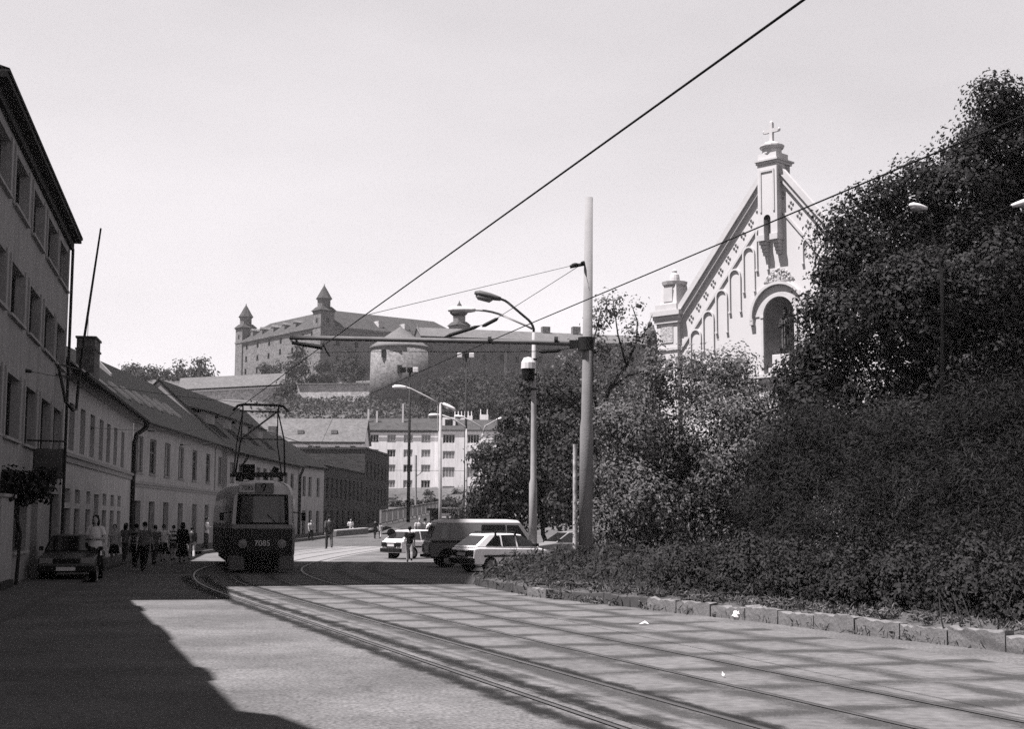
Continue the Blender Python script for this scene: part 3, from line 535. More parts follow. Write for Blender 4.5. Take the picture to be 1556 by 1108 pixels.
def make_h45():
    L = 29; r = house('dormer_house', 'two-storey house with dormers in its dark roof behind the tram', H4, .02)
    up = [(s, s + 1.5, 4.3, 5.78) for s in (.9, 3.7, 7.2, 10.1, 12.7, 15.6, 18.8, 21.9, 24.9)]; lo = [(s, s + 1.4, .5 + 0.1, 2.6) for s in (1, 4, 7.3, 10.2, 13, 16, 19, 22, 25)]
    mb = MB(); wall_holes(mb, 0, L, 0, 6.8, up + lo, .3); body_box(mb, 0, L, 10, 0, 6.8); gable_ends(mb, 0, L, 10, 6.8, 11.4); ob('wall', mb, M['plasterC'], r)
    for i, h in enumerate(up): window(r, h, 2, 2, 'frame', .12, None, 'glass' if i % 3 else 'glassl', fw=.1)
    for h in lo: window(r, h, 2, 2, 'framed', .2)
    cornice(r, 0, L, 6.25, ((.08, 0, .2), (.2, .2, .42)), 'trim'); gable_roof(r, -.05, L + .1, 10, 6.8, 11.4, .5)
    for x in (.5, 6, 12, 18.2):
        d = MB(); y0, z0 = 1.7, 8.3; d.box(x, x + 2.6, y0, 4.2, z0 - .5, z0 + .95); o = ob('dormer', d, M['trim'], r)
        ob('dormer_roof', MB().prism([(y0 - .35, z0 + .95), (y0 - .35, z0 + 1.05), (5.2, z0 + 1.95), (5.2, z0 + 1.8)], x - .25, x + 2.85, 'x'), M['roof'], o)
        ob('dormer_window', MB().box(x + .5, x + 2.1, y0 - .02, y0 + .02, z0 - .2, z0 + .75), M['glass'], o)
    ob('drainpipe', MB().tube([(L - .1, -.45, 6.4), (L - .1, -.15, 5.7), (L - .1, -.15, .1)], .12, 6), M['metald'], r); ob('gutter', MB().tube([(0, -.58, 6.5), (L, -.58, 6.5)], .09, 6), M['metald'], r)
    ob('drainpipe', MB().tube([(4.5, -.55, 6.4), (4.3, -.15, 5.7), (4.3, -.15, .1)], .1, 6), M['metald'], r)
    f5 = Fr(H4.w(29.1, 0), 9.); L = 7.9; r = house('narrow_house', 'narrow rendered house with paired windows at the end of the dormer house', f5, 0)
    up = [(s, s + .95, 3.9, 5.7) for s in (1.2, 3.0, 5.6)]; lo = [(s, s + 1., .1, 2.6) for s in (1.2, 3.2, 5.6)]; mb = MB()
    wall_holes(mb, 0, L, 0, 6.75, up + lo, .3); body_box(mb, 0, L, 9, 0, 6.75); gable_ends(mb, 0, L, 9, 6.75, 9.6); ob('wall', mb, M['plasterB'], r)
    for h in up + lo: window(r, h, 2, 2, 'framed', .2)
    gable_roof(r, -.05, L + .2, 9, 6.75, 9.6, .4); ob('chimney', MB().box(7.1, 7.7, 4.6, 5.4, 9, 10.7), M['brick'], r)
    f6 = Fr((P(489, 750, 136)), 4.); r = house('dark_brick_house', 'long dark brick building with rows of narrow windows beside the far pavement', f6, 0)
    L = 41.; mb = MB(); hs = [(s, s + 1.1, 3.9, 5.9) for s in np.arange(2., 22, 2.4)] + [(s, s + 1.2, .6, 2.7) for s in np.arange(1.2, 40, 3.1)] + [(s, s + 1.2, 6.4, 8.4) for s in np.arange(24.6, 40, 2.6)] + [(s, s + 1.2, 3.6, 5.5) for s in np.arange(24.6, 40, 2.6)]
    wall_holes(mb, 0, 23.5, 0, 6.85, [h for h in hs if h[1] < 23.5], .35); wall_holes(mb, 23.5, L, 0, 9.7, [h for h in hs if h[0] > 23.5], .35)
    body_box(mb, 0, 23.5, 9, 0, 6.85); body_box(mb, 23.5, L, 9, 0, 9.7); ob('wall', mb, M['darkbrick'], r)
    for h in hs:
        if not (h[0] < 23.5 < h[1]): window(r, h, 2, 1, 'framed', .28)
    gable_roof(r, 0, 23.45, 9, 6.86, 7.0, .1); ob('parapet', MB().box(23.4, L + .1, -.1, 9.1, 9.71, 9.95), M['darkbrick'], r)
    # sun-lit gable of the little house behind it
    f7 = Fr(P(470, 740, 178), 90.); z0 = hz(0, 178); r = house('gabled_house', 'small pale house with a low gable rising behind the dark brick building', f7, 0, z=z0)
    a = f7.hit(472, 716); b = f7.hit(505, 688); c = f7.hit(552, 716); e = f7.hit(560, 690); Z = lambda q: q[1] - z0
    mb = MB().prism([(a[0], 0), (c[0] + 1, 0), (c[0] + 1, Z(c)), (b[0] + 1, Z(b)), (b[0] - 2, Z(b)), (a[0], Z(a))], 0, 9, 'y'); ob('wall', mb, mat('patchy_render', 0.21, .5, .5, .92), r)
    ob('roof', MB().bar((a[0] - .3, -.2, Z(a) + .1), (b[0] - 2, -.2, Z(b) + .15), .5, .25).bar((b[0] - 2, -.2, Z(b) + .15), (b[0] + 1, -.2, Z(b) + .15), .5, .25).bar((b[0] + 1, -.2, Z(b) + .15), (c[0] + 1.3, -.2, Z(c) + .1), .5, .25), M['roof'], r)
    wq = f7.hit(500, 705); window(r, (wq[0], wq[0] + 1.6, Z(wq) - 1.2, Z(wq) + .2), 2, 1, 'frame', -.08)
make_h45()
def make_far_houses():
    f = Fr((P(380, 700, 236)), 90.); z0 = 2.; r = house('white_house', 'white house with a broad pale tiled roof under the hill', f, 0, z=z0)
    ze = f.hit(480, 672)[1] - z0; zr = f.hit(480, 638, 5.5)[1] - z0; x1 = f.hit(551, 672)[0]; hs = []
    for a, b in ((468, 474), (479, 487), (509, 516), (532, 540), (440, 447)):
        q0 = f.hit(a, 678); q1 = f.hit(b, 690); hs.append((q0[0], q1[0], q1[1] - z0, q0[1] - z0))
    mb = MB(); wall_holes(mb, 0, x1, 0, ze, hs, .3); body_box(mb, 0, x1, 11, 0, ze); gable_ends(mb, 0, x1, 11, ze, zr); ob('wall', mb, M['white'], r)
    for h in hs: window(r, h, 2, 1, 'framed', .12)
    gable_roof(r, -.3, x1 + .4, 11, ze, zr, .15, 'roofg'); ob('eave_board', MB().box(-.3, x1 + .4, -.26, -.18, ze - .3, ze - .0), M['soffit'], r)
    for px in (457, 508):
        q = f.hit(px, 657, 2.); ob('roof_vent', MB().box(q[0] - .5, q[0] + .5, 1.6, 2.6, q[1] - z0 - .25, q[1] - z0 + .35), mat('zinc', 0.13), r)
    # apartment block
    D = 260; f = Fr(P(553, 700, D), 90.); z0 = 4.5; r = house('apartment_block', 'white apartment block with rows of wide windows under the castle hill', f, 0, 'building', z=z0)
    hx = lambda px, y=0.: f.hit(px, 700, y)[0]; hzv = lambda py, y=0.: f.hit(650, py, y)[1] - z0
    rows = [(660.5, 673), (683.5, 695.5), (706.5, 718.5), (730, 742)]; xs = hx(666); xe = hx(812); hL = []; hR = []; lowL = []
    for a, b in ((562, 575), (588, 601), (613, 627), (640, 654)):
        for t, u in rows: hL.append((hx(a), hx(b), hzv(u), hzv(t)))
    for a, b in ((672.5, 691), (710, 728), (750, 768), (785, 803)):
        for t, u in [(660, 674), (685.5, 698), (710, 726), (739, 749)]: hR.append((hx(a, -1.4), hx(b, -1.4), hzv(u, -1.4), hzv(t, -1.4)))
    lowL = [(hx(594), hx(650), hzv(762), hzv(754))]
    zt = hzv(655); mb = MB(); wall_holes(mb, 0, xs, 0, zt, hL + lowL, .3); wall_holes(mb, xs, xe, 0, zt, hR, .3, -1.4)
    mb.add([(xs, -1.4, 0), (xs, 0, 0), (xs, 0, zt), (xs, -1.4, zt)], [(0, 1, 2, 3)]); mb.add([(xe, -1.4, 0), (xe, 0, 0), (xe, 0, zt), (xe, -1.4, zt)], [(0, 1, 2, 3)]); body_box(mb, 0, xe, 12, 0, zt); ob('wall', mb, M['white'], r)
    for i, h in enumerate(hL): window(r, h, 3, 1, 'framew', .1, None, 'glassl' if i % 5 else 'glass', fw=.13)
    for i, h in enumerate(hR): window(r, h, 4, 1, 'framew', .1, None, 'glassl' if i % 4 else 'glass', fw=.13, y=-1.4)
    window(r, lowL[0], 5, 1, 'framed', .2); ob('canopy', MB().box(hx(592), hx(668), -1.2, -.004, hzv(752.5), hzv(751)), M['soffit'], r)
    zr = hzv(637, 5); gable_roof(r, -.3, xs, 12, zt, zr, .15, 'roofd', hipL=0); ro = gable_roof(r, xs + .02, xe + .3, 12, zt, zr - .3, .2, 'roofd', y0=-1.4)
    ob('eave_board', MB().box(-.3, xs, -.28, -.2, zt - .3, zt + .05), M['soffit'], r)
    q = f.hit(682, 653, 1.2); ob('dormer', MB().box(q[0] - 1.2, q[0] + 1.2, 1., 4., zt + .3, zt + 2.6), M['white'], ro); ob('dormer_window', MB().box(q[0] - .7, q[0] + .7, .96, 1.0, zt + .9, zt + 2.2), M['glass'], ro)
    for px, top in ((560, 622), (573, 625), (612.5, 614)):
        q = f.hit(px, top, 4.); ob('chimney', MB().box(q[0] - .16, q[0] + .16, 3.8, 4.2, zt + 1.5, q[1] - z0), M['framew'], r)
    # white balustrades of a terrace above the flats
    for i, (a, b, t, u) in enumerate(((690, 718, 625, 635), (729, 742, 622, 634))):
        D = 300.; p0, p1 = P(a, u, D), P(b, u, D); h = (u - t) / F * D
        o = thing('balustrade', ('longer' if i == 0 else 'shorter') + ' white terrace balustrade on the slope above the apartment block', 'balustrade', tuple(p0), 0, 'white balustrades on the slope')
        w = p1[0] - p0[0]; ob('plinth', MB().box(0, w, -.3, .3, -2.2, h * .3), M['white'], o); mb = MB()
        for x in np.linspace(.2, w - .2, int(w / .62)): mb.tube([(x, 0, h * .3), (x, 0, h)], .12, 6)
        ob('baluster_row', mb, M['white'], o)
make_far_houses()
# ------------------------------------------------------------------ castle and its walls
def make_castle():
    cor = P(487, 550, 480); A = 38.; u = np.array([-math.sin(R(A)), math.cos(R(A))]); S = 62.
    far = cor[:2] + u * S; f = Fr(far, 180 - A); f2 = Fr(cor[:2], 90 - A); zb = 40.
    r = house('castle', 'large square stone castle with spired corner towers on the hill', f, 0, 'castle', z=zb)
    zc = f.hit(487, 495)[1] - zb; mb = MB(); hs = []
    for row in (((375, 527), (391.5, 524), (409, 521), (426.5, 518), (443, 515), (460, 512), (474, 509)), ((374, 546), (391, 544), (408, 541), (425.5, 535), (444, 533), (460, 530)), ((373, 565), (390, 563), (408, 560), (426, 557), (444, 554))):
        for px, py in row:
            q = f.hit(px, py); hs.append((q[0] - .75, q[0] + .75, q[1] - zb - 1.1, q[1] - zb + 1.1))
    wall_holes(mb, 0, S, 0, zc, hs, .6); body_box(mb, 0, S, S, 0, zc, right=False)
    def right(x, y, z): return (S - y, x, z)                 # the shaded side: local frame of the second facade
    m2 = MB(); h2 = [(x, x + 1.5, z, z + 2.2) for x in np.arange(6, 58, 7.5) for z in (zc - 6.5, zc - 12)]
    wall_holes(m2, 0, S, 0, zc, h2, .6); mb.add([right(*p) for p in m2.v], m2.f); ob('wall', mb, M['stone'], r)
    for h in hs: window(r, h, 2, 1, 'framed', .4, fw=.12)
    mb = MB()
    for d, a, b in ((.35, -.9, -.45), (.7, -.45, .1)): mb.box(-d, S + d, -d, S + d, zc + a, zc + b)
    ob('cornice', mb, M['stoned'], r)
    # hipped roofs round the courtyard
    o = .7; w = 9.; t = 7.2; v = []; Q = lambda d, z: [(d, d, z), (S - d, d, z), (S - d, S - d, z), (d, S - d, z)]
    v = Q(-o, zc + .1) + Q(w, zc + t) + Q(2 * w, zc + 1.)
    fs = [(i, (i + 1) % 4, 4 + (i + 1) % 4, 4 + i) for i in range(4)] + [(4 + i, 4 + (i + 1) % 4, 8 + (i + 1) % 4, 8 + i) for i in range(4)]
    ro = ob('roof', MB().add(v, fs), M['roofd'], r)
    for px, py in ((452, 494.5), (435, 498), (418, 501.5), (401, 504.5), (387, 507)):
        q = f.hit(px, py, 2.5); zz = q[1] - zb; ob('dormer', MB().box(q[0] - .9, q[0] + .9, 1.3, 5, zz - 1.2, zz + .9).prism([(q[0] - 1.1, zz + .9), (q[0] + 1.1, zz + .9), (q[0], zz + 1.8)], 1.1, 5.4, 'y'), M['stoned'], ro)
    for x in (24, 35): ob('dormer', MB().add([right(*p) for p in MB().box(x, x + 1.8, 1.3, 5, zc + 1.6, zc + 4).v], MB().box(0, 1, 0, 1, 0, 1).f), M['stonel'], ro)
    # corner towers
    ctr = [(S - 2.2, 2.2), (2.2, 2.2), (2.2, S - 2.2), (S - 2.2, S - 2.2)]
    for cx, cy in ctr:
        h = 2.7; a = zc + 5.4
        tb = MB().box(cx - h, cx + h, cy - h, cy + h, zc - 14, a); tw = ob('tower', tb, M['stone'], r)
        ob('tower_cornice', MB().box(cx - h - .2, cx + h + .2, cy - h - .2, cy + h + .2, a - .4, a + .002).add([(cx - h - .6, cy - h - .6, a + .01), (cx + h + .6, cy - h - .6, a + .01), (cx + h + .6, cy + h + .6, a + .01), (cx - h - .6, cy + h + .6, a + .01)] + [(cx + 2. * i, cy + 2. * j, a + 1.5) for i, j in ((-1, -1), (1, -1), (1, 1), (-1, 1))], [(3, 2, 1, 0), (4, 5, 6, 7), (0, 1, 5, 4), (1, 2, 6, 5), (2, 3, 7, 6), (3, 0, 4, 7)]), M['roofd'], tw)
        ob('lantern', MB().lathe([(2.3, a + 1.2), (2.3, a + 3.9), (2.6, a + 4.), (2.6, a + 4.3)], 8, (cx, cy, 0)), M['stone'], tw)
        sp = MB().lathe([(2.95, a + 4.3), (2.3, a + 5.3), (1.1, a + 7.4), (.2, a + 8.9), (.08, a + 9.5), (.02, a + 9.6)], 8, (cx, cy, 0)); ob('spire', sp, M['roofd'], tw)
        for dx, dy in ((0, -1), (1, 0), (-1, 0)):
            ob('tower_window', MB().box(cx + dx * h - .5 - (0 if dx else .0), cx + dx * h + .5, cy + dy * h - .5, cy + dy * h + .5, a - 4.4, a - 2.6) if False else MB().box(cx + dx * (h + .02) - (.03 if dx else .5), cx + dx * (h + .02) + (.03 if dx else .5), cy + dy * (h + .02) - (.03 if dy else .5), cy + dy * (h + .02) + (.03 if dy else .5), a - 4.2, a - 2.6), M['black'], tw)
    # round bastion tower with a conical roof
    D = 398.; c = P(604, 560, D); rr = 45.5 / F * D; c[1] += rr; zt = P(604, 523, D)[2]; z0 = 33.
    t = thing('bastion_tower', 'round stone bastion tower with a flat conical roof below the castle', 'tower', (c[0], c[1], z0))
    ob('wall', MB().lathe([(rr * 1.04, 0), (rr, zt - z0)], 40), M['stone'], t, smooth=True)
    ob('roof', MB().lathe([(rr * 1.05, zt - z0 - .4), (rr * 1.05, zt - z0), (.2, P(604, 497, D + rr)[2] - z0)], 40), M['roofg'], t)
    for px, py in ((583, 538), (607, 562)):
        ang = math.atan2(-math.sqrt(max(rr * rr - (P(px, py, D)[0] - c[0]) ** 2, 0)), P(px, py, D)[0] - c[0]); q = (rr * 1.03 * math.cos(ang), rr * 1.03 * math.sin(ang)); zz = P(px, py, D + 2)[2] - z0
        ob('window', MB().box(q[0] - .6, q[0] + .6, q[1] - .3, q[1] + .3, zz - 1.1, zz + 1.1), M['black'], t)
    # long barrack wing to the right
    f = Fr(P(640, 540, 404), 75.); z0 = 40.; t = house('barrack_wing', 'long shaded stone barrack wing with a grey roof on the castle hill', f, 0, 'building', z=z0); L = 125.
    zt = f.hit(700, 512)[1] - z0; hs = [(f.hit(px, py)[0] - .6, f.hit(px, py)[0] + .6, f.hit(px, py)[1] - z0 - .9, f.hit(px, py)[1] - z0 + .9) for px, py in ((706, 543), (736, 543), (762, 544), (786, 547), (820, 547), (846, 549))]
    mb = MB(); wall_holes(mb, 0, L, -8, zt, hs, .5); body_box(mb, 0, L, 12, -8, zt, top=False); gable_ends(mb, 0, L, 12, zt, zt + 4); ob('wall', mb, M['stoned'], t)
    for h in hs: window(t, h, 2, 1, 'framed', .4)
    gable_roof(t, -.4, L, 12, zt, f.hit(700, 501, 6)[1] - z0, .7, 'roofg'); ob('buttress', MB().box(f.hit(768, 540)[0] - .4, f.hit(768, 540)[0] + .4, -.5, -.004, -6, zt - 1), M['stoned'], t)
    for px in (829, 875):
        q = f.hit(px, 508, 6.); ob('chimney', MB().box(q[0] - 1.2, q[0] + 1.2, 5, 7, zt + 1, q[1] - z0 + 2.2), M['stoned'], t)
    # ramparts
    def rampart(pts, D0, D1, zbot, lab, m, roof=None):
        a = P(pts[0][0], pts[0][1], D0); b = P(pts[-1][0], pts[-1][1], D1); d = b[:2] - a[:2]; L = np.linalg.norm(d); rz = math.atan2(d[1], d[0])
        o = thing('rampart_wall', lab, 'wall', (a[0], a[1], zbot), rz, 'castle ramparts'); za, zb_ = a[2] - zbot, b[2] - zbot
        ob('wall', MB().add([(0, 0, 0), (L, 0, 0), (L, 0, zb_), (0, 0, za), (0, 4, 0), (L, 4, 0), (L, 4, zb_), (0, 4, za)], [(0, 1, 2, 3), (5, 4, 7, 6), (3, 2, 6, 7), (0, 3, 7, 4), (1, 5, 6, 2)]), M[m], o)
        ob('string_course', MB().bar((0, -.12, za * .45), (L, -.12, zb_ * .45), .24, .3), M['stoned'], o)
        ob('coping', MB().bar((0, -.1, za + .2), (L, -.1, zb_ + .2), .8, .4), M['framew'] if roof else M['stoned'], o)
        if roof: ob('roof', MB().add([(0, -.6, za + .9), (L, -.6, zb_ + .9), (L, 5, zb_ + roof), (0, 5, za + roof), (0, 9, za + .9), (L, 9, zb_ + .9)], [(0, 1, 2, 3), (3, 2, 5, 4), (0, 3, 4), (1, 5, 2)]), M['roofg'], o)
        return o, L
    rampart([(270, 597), (432, 589)], 413, 416, 32., 'pale rampart wall with a tiled walkway roof left of the big tree', 'stonel', 4.8)
    o, L = rampart([(452, 585), (572, 584)], 416.5, 413, 30., 'pale rampart wall with an arched gate beside the round tower', 'stonel')
    p = P(550, 613, 413.5); x = math.hypot(p[0] - o.location.x, p[1] - o.location.y)
    arch = [(x - 1.3, 0)] + [(x + 1.3 * math.cos(a), 2.6 + 1.3 * math.sin(a)) for a in np.linspace(math.pi, 0, 9)] + [(x + 1.3, 0)]
    zz = p[2] - 30 - 2; g = ob('gate_arch', MB().prism([(a, b + zz) for a, b in arch], -.5, .2, 'y'), M['black'], o)
    big = [(x - 2, 0)] + [(x + 2 * math.cos(a), 2.6 + 2 * math.sin(a)) for a in np.linspace(math.pi, 0, 9)] + [(x + 2, 0)]
    ob('arch_surround', MB().prism([(a, b + zz) for a, b in big], -.4, .18, 'y'), M['stonel'], g)
    rampart([(470, 572), (520, 571)], 452, 450, 38., 'short pale wall between the trees below the castle corner', 'stonel')
make_castle()
# ------------------------------------------------------------------ church
def arc(cx, cz, r, a0, a1, n): return [(cx + r * math.cos(a), cz + r * math.sin(a)) for a in np.linspace(a0, a1, n)]
def make_church():
    A = 45.; apex = P(1180, 500, 60); f = Fr(apex[:2], 180 - A); h = lambda px, py, y=0.: f.hit(px, py, y)
    r = house('church', 'white gabled church front with a cross on top and a statue niche', f, 0, 'church')
    xl = h(1034, 520)[0]; ze = h(1036, 482)[1]; za = h(1180, 252)[1]; k = (za - ze) / -xl; xr = -xl; W = 2.2
    nL, nR = h(1162, 520)[0], h(1208, 520)[0]; nb, nsp = h(1185, 566)[1], h(1185, 478)[1]; nc, nr = (nL + nR) / 2, (nR - nL) / 2
    # front wall with a real niche: polygon strips round the opening
    mb = MB(); top = lambda x: ze + (x - xl) * k if x < 0 else za - x * k
    cuts = sorted(set([xl, 0., xr, nL, nR] + [p[0] for p in arc(nc, nsp, nr, 0, math.pi, 17)]))
    for a, b in zip(cuts, cuts[1:]):
        m = (a + b) / 2
        if nL < m < nR:
            az = lambda x: nsp + math.sqrt(max(nr * nr - (x - nc) ** 2, 0))
            mb.add([(a, 0, 0), (b, 0, 0), (b, 0, nb), (a, 0, nb)], [(0, 1, 2, 3)]); mb.add([(a, 0, az(a)), (b, 0, az(b)), (b, 0, top(b)), (a, 0, top(a))], [(0, 1, 2, 3)])
        else: mb.add([(a, 0, 0), (b, 0, 0), (b, 0, top(b)), (a, 0, top(a))], [(0, 1, 2, 3)])
    dep = 26.
    for x in (xl, xr): mb.add([(x, 0, 0), (x, dep, 0), (x, dep, ze - 1.9), (x, .5, ze - 1.9), (x, .5, ze), (x, 0, ze)], [(0, 1, 2, 3, 4, 5)])
    mb.add([(xl, dep, 0), (xr, dep, 0), (xr, dep, ze - 1.9), (0, dep, za - 2.1), (xl, dep, ze - 1.9)], [(0, 1, 2, 3, 4)])
    mb.add([(xl, .5, ze - 2), (xl, .5, ze), (0, .5, za), (xr, .5, ze), (xr, .5, ze - 2), (0, .5, za - 2.2)], [(0, 1, 2, 5), (5, 2, 3, 4)]); mb.add([(xl, 0, ze), (0, 0, za), (0, .5, za), (xl, .5, ze), (xr, 0, ze), (xr, .5, ze)], [(0, 1, 2, 3), (1, 4, 5, 2)]); ob('wall', mb, M['church'], r)
    ob('roof', MB().add([(xl - .1, .5, ze - 1.8), (0, .5, za - 2.), (0, dep, za - 2.), (xl - .1, dep, ze - 1.8), (xr + .1, .5, ze - 1.8), (xr + .1, dep, ze - 1.8)], [(0, 1, 2, 3), (1, 4, 5, 2)]), M['roof'], r)
    # niche: curved back
    mb = MB(); pr = [(nc + nr * math.cos(a), .75 * nr * 1.5 * math.sin(a)) for a in np.linspace(math.pi, 0, 11)]
    for (a, b) in zip(pr, pr[1:]): mb.add([(a[0], a[1], nb), (b[0], b[1], nb), (b[0], b[1], nsp), (a[0], a[1], nsp)], [(0, 1, 2, 3)])
    dome = [[(nc + nr * math.cos(t) * math.cos(e), 1.12 * nr * math.sin(t) * math.cos(e), nsp + nr * math.sin(e)) for t in np.linspace(math.pi, 0, 11)] for e in np.linspace(0, math.pi / 2, 7)]
    for q in range(6):
        for w in range(10): mb.add([dome[q][w], dome[q][w + 1], dome[q + 1][w + 1], dome[q + 1][w]], [(0, 1, 2, 3)])
    mb.add([(a, b, nb) for a, b in pr], [tuple(range(11))]); n = ob('niche', mb, M['niche'], r)
    mb = MB()                                                   # surround: jambs, arch ring, drip hood
    def ring(r0, r1, y, c=(nc, nsp), a0=0., a1=math.pi, nseg=24, y1=-.003):
        o_ = arc(c[0], c[1], r1, a0, a1, nseg); i_ = arc(c[0], c[1], r0, a0, a1, nseg)
        for s in range(nseg - 1):
            q = [i_[s], o_[s], o_[s + 1], i_[s + 1]]; mb.prism(q, y, y1, 'y')
    for x in (nL - .15, nR + .02): mb.box(x, x + .13, -.07, -.004, nb - .1, nsp - .08); mb.box(x - .03, x + .16, -.1, -.004, nsp - .08, nsp + .02)
    ring(nr + .02, nr + .14, -.07); ring(nr + .15, nr + .52, -.035); ob('niche_surround', mb, M['churcht'], n)
    mb = MB(); ring(nr + .54, nr + .66, -.17, a0=-.12, a1=math.pi + .12)
    for s in (-1, 1): mb.box(nc + s * (nr + .6) - .1, nc + s * (nr + .6) + .1, -.16, -.004, nsp - .34, nsp - .08)
    ob('drip_hood', mb, M['churcht'], n); mb = MB()
    cb = h(1184, 427); chh = h(1184, 409)[1] - cb[1]
    for q in range(46):
        x = RNG.uniform(-1, 1); z = RNG.uniform(0, 1)
        if abs(x) < 1 - z ** 1.3 * .85: mb.ell((cb[0] + x * .75, -.02, cb[1] + .05 + z * chh), (RNG.uniform(.05, .09), RNG.uniform(.04, .08), RNG.uniform(.05, .1)), 6, 4)
    mb.prism([(cb[0] - .8, cb[1]), (cb[0] + .8, cb[1]), (cb[0] + .3, cb[1] + chh), (cb[0] - .3, cb[1] + chh)], -.03, -.004, 'y')
    ob('carved_crest', mb, M['orn'], r)
    mb = MB().box(nL - .35, nR + .35, -.24, -.004, nb - .2, nb - .05).box(nL - .28, nR + .28, -.14, -.004, nb - .42, nb - .21); ob('niche_sill', mb, M['churcht'], n)
    # raking cornice: mouldings along both slopes
    def rake(off, w, y, m_, nm, x0=None):
        mb = MB()
        for s in (-1, 1):
            xe = s * (-xl) * (1.0 if x0 is None else x0); cs = 1 / math.sqrt(1 + k * k); dz = off / cs
            p = [(xe, top(xe) - dz), (0, za - dz), (0, za - dz - w / cs), (xe, top(xe) - dz - w / cs)]
            mb.prism(p, y, -.003, 'y')
        return ob(nm, mb, M[m_], r)
    rake(-.3, .24, -.24, 'churcht', 'raking_cornice'); rake(-.05, .2, -.14, 'churcht', 'cornice_lower'); rake(.95, .1, -.07, 'churcht', 'string_moulding', .985)
    qm = MB()                                                   # pierced quatrefoils between cornice and moulding
    for dx, dz in ((-.12, 0), (.12, .06), (0, .18), (.02, -.15)): qm.ell((dx * .8, 0, dz * .8), (.062, .04, .062), 6, 4)
    qm = qm.mesh('quatrefoil'); fixn(qm); qm.materials.append(M['niche'])
    for s in (-1, 1):
        for q in range(1, 12):
            x = s * (-xl) * q / 12.5; z = top(x) - .56 / math.cos(math.atan(k))
            ob('quatrefoil', None, None, r, (x, -.01, z), me=qm)
    # blind arcade stepping up the gable: recessed panels read by raised arch mouldings
    def blind(cx, zt, zb, w):
        mb = MB(); ra = w / 2
        o_ = arc(cx, zt - ra, ra + .0, 0, math.pi, 13); i_ = arc(cx, zt - ra, ra - .07, 0, math.pi, 13)
        for s in range(12): mb.prism([i_[s], o_[s], o_[s + 1], i_[s + 1]], -.075, -.004, 'y')
        for s in (-1, 1): mb.box(cx + s * (ra - .035) - .035, cx + s * (ra - .035) + .035, -.075, -.004, zb, zt - ra); mb.box(cx + s * (ra - .035) - .06, cx + s * (ra - .035) + .06, -.095, -.004, zb - .08, zb - .002)
        i2 = arc(cx, zt - ra - .1, ra * .45, 0, math.pi, 9)
        return ob('blind_arch', mb, M['church'], r)
    for pxl, pyt, pyb in ((1049, 501, 545), (1068, 473, 532), (1088, 441, 505), (1108, 410, 474), (1129, 376, 443), (1149, 345, 410)):
        q = h(pxl, pyt); b = h(pxl, pyb); blind(q[0] + .32, q[1], b[1], .64)
    for pxl, pyt, pyb in ((1219, 362, 399), (1242, 387, 428), (1268, 415, 460), (1296, 445, 490)):
        q = h(pxl, pyt); b = h(pxl, pyb); blind(q[0] + .32, q[1], b[1], .64)
    # bell turret on brackets with the cross above
    tl, tr = h(1160, 300)[0], h(1189, 300)[0]; zt = h(1180, 250)[1]; zb_ = h(1180, 357)[1]; tc = (tl + tr) / 2; tw = tr - tl; tb = MB()
    sl, sr = h(1169, 345)[0], h(1179.5, 345)[0]; st = h(1175, 328)[1]; d = -.42
    # front face with the arched slot
    ra = (sr - sl) / 2; sc_ = (sl + sr) / 2; cut = [tl, sl] + [sc_ + ra * math.cos(a) for a in np.linspace(math.pi, 0, 9)][1:-1] + [sr, tr]
    for a, b in zip(cut, cut[1:]):
        m = (a + b) / 2
        if sl < m < sr:
            az = lambda x: st - ra + math.sqrt(max(ra * ra - (x - sc_) ** 2, 0)); tb.add([(a, d, az(a)), (b, d, az(b)), (b, d, zt), (a, d, zt)], [(0, 1, 2, 3)])
        else: tb.add([(a, d, zb_), (b, d, zb_), (b, d, zt), (a, d, zt)], [(0, 1, 2, 3)])
    for x in (tl, tr): tb.add([(x, d, zb_), (x, .6, zb_), (x, .6, zt), (x, d, zt)], [(0, 1, 2, 3)])
    for x in (sl, sr): tb.add([(x, d, zb_), (x, -.01, zb_), (x, -.01, st - ra), (x, d, st - ra)], [(0, 1, 2, 3)])
    for a, b in ((tl, sl), (sr, tr)): tb.add([(a, d, zb_), (b, d, zb_), (b, -.01, zb_), (a, -.01, zb_)], [(0, 1, 2, 3)])
    tb.box(tl, tr, .2, .6, za - 2., zt)
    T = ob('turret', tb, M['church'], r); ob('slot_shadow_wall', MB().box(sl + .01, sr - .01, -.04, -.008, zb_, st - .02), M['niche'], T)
    mb = MB()
    for x in ((tl + sl) / 2, (sr + tr) / 2):
        mb.box(x - .2, x + .2, d - .06, -.004, zb_ - .26, zb_ - .003)
        for q, (w, e) in enumerate(((.15, -.36), (.13, -.28), (.12, -.2), (.11, -.15))): mb.box(x - w, x + w, e, -.004, zb_ - .26 - .15 * (q + 1), zb_ - .264 - .15 * q)
    ob('bracket', mb, M['churcht'], T)
    mb = MB().box(tl - .05, tr + .05, d - .05, .7, zt + .003, zt + .12).box(tl - .1, tr + .1, d - .1, .8, zt + .12, zt + .2); ob('turret_cornice', mb, M['churcht'], T)
    mb = MB().box(tl + .12, tr - .12, d - .04, d - .004, zt - .35, zt - .26); mb.box(tl + .12, tl + .2, d - .04, d - .004, zt - 2.1, zt - .35); mb.box(tr - .2, tr - .12, d - .04, d - .004, zt - 2.1, zt - .35); ob('panel_moulding', mb, M['churcht'], T)
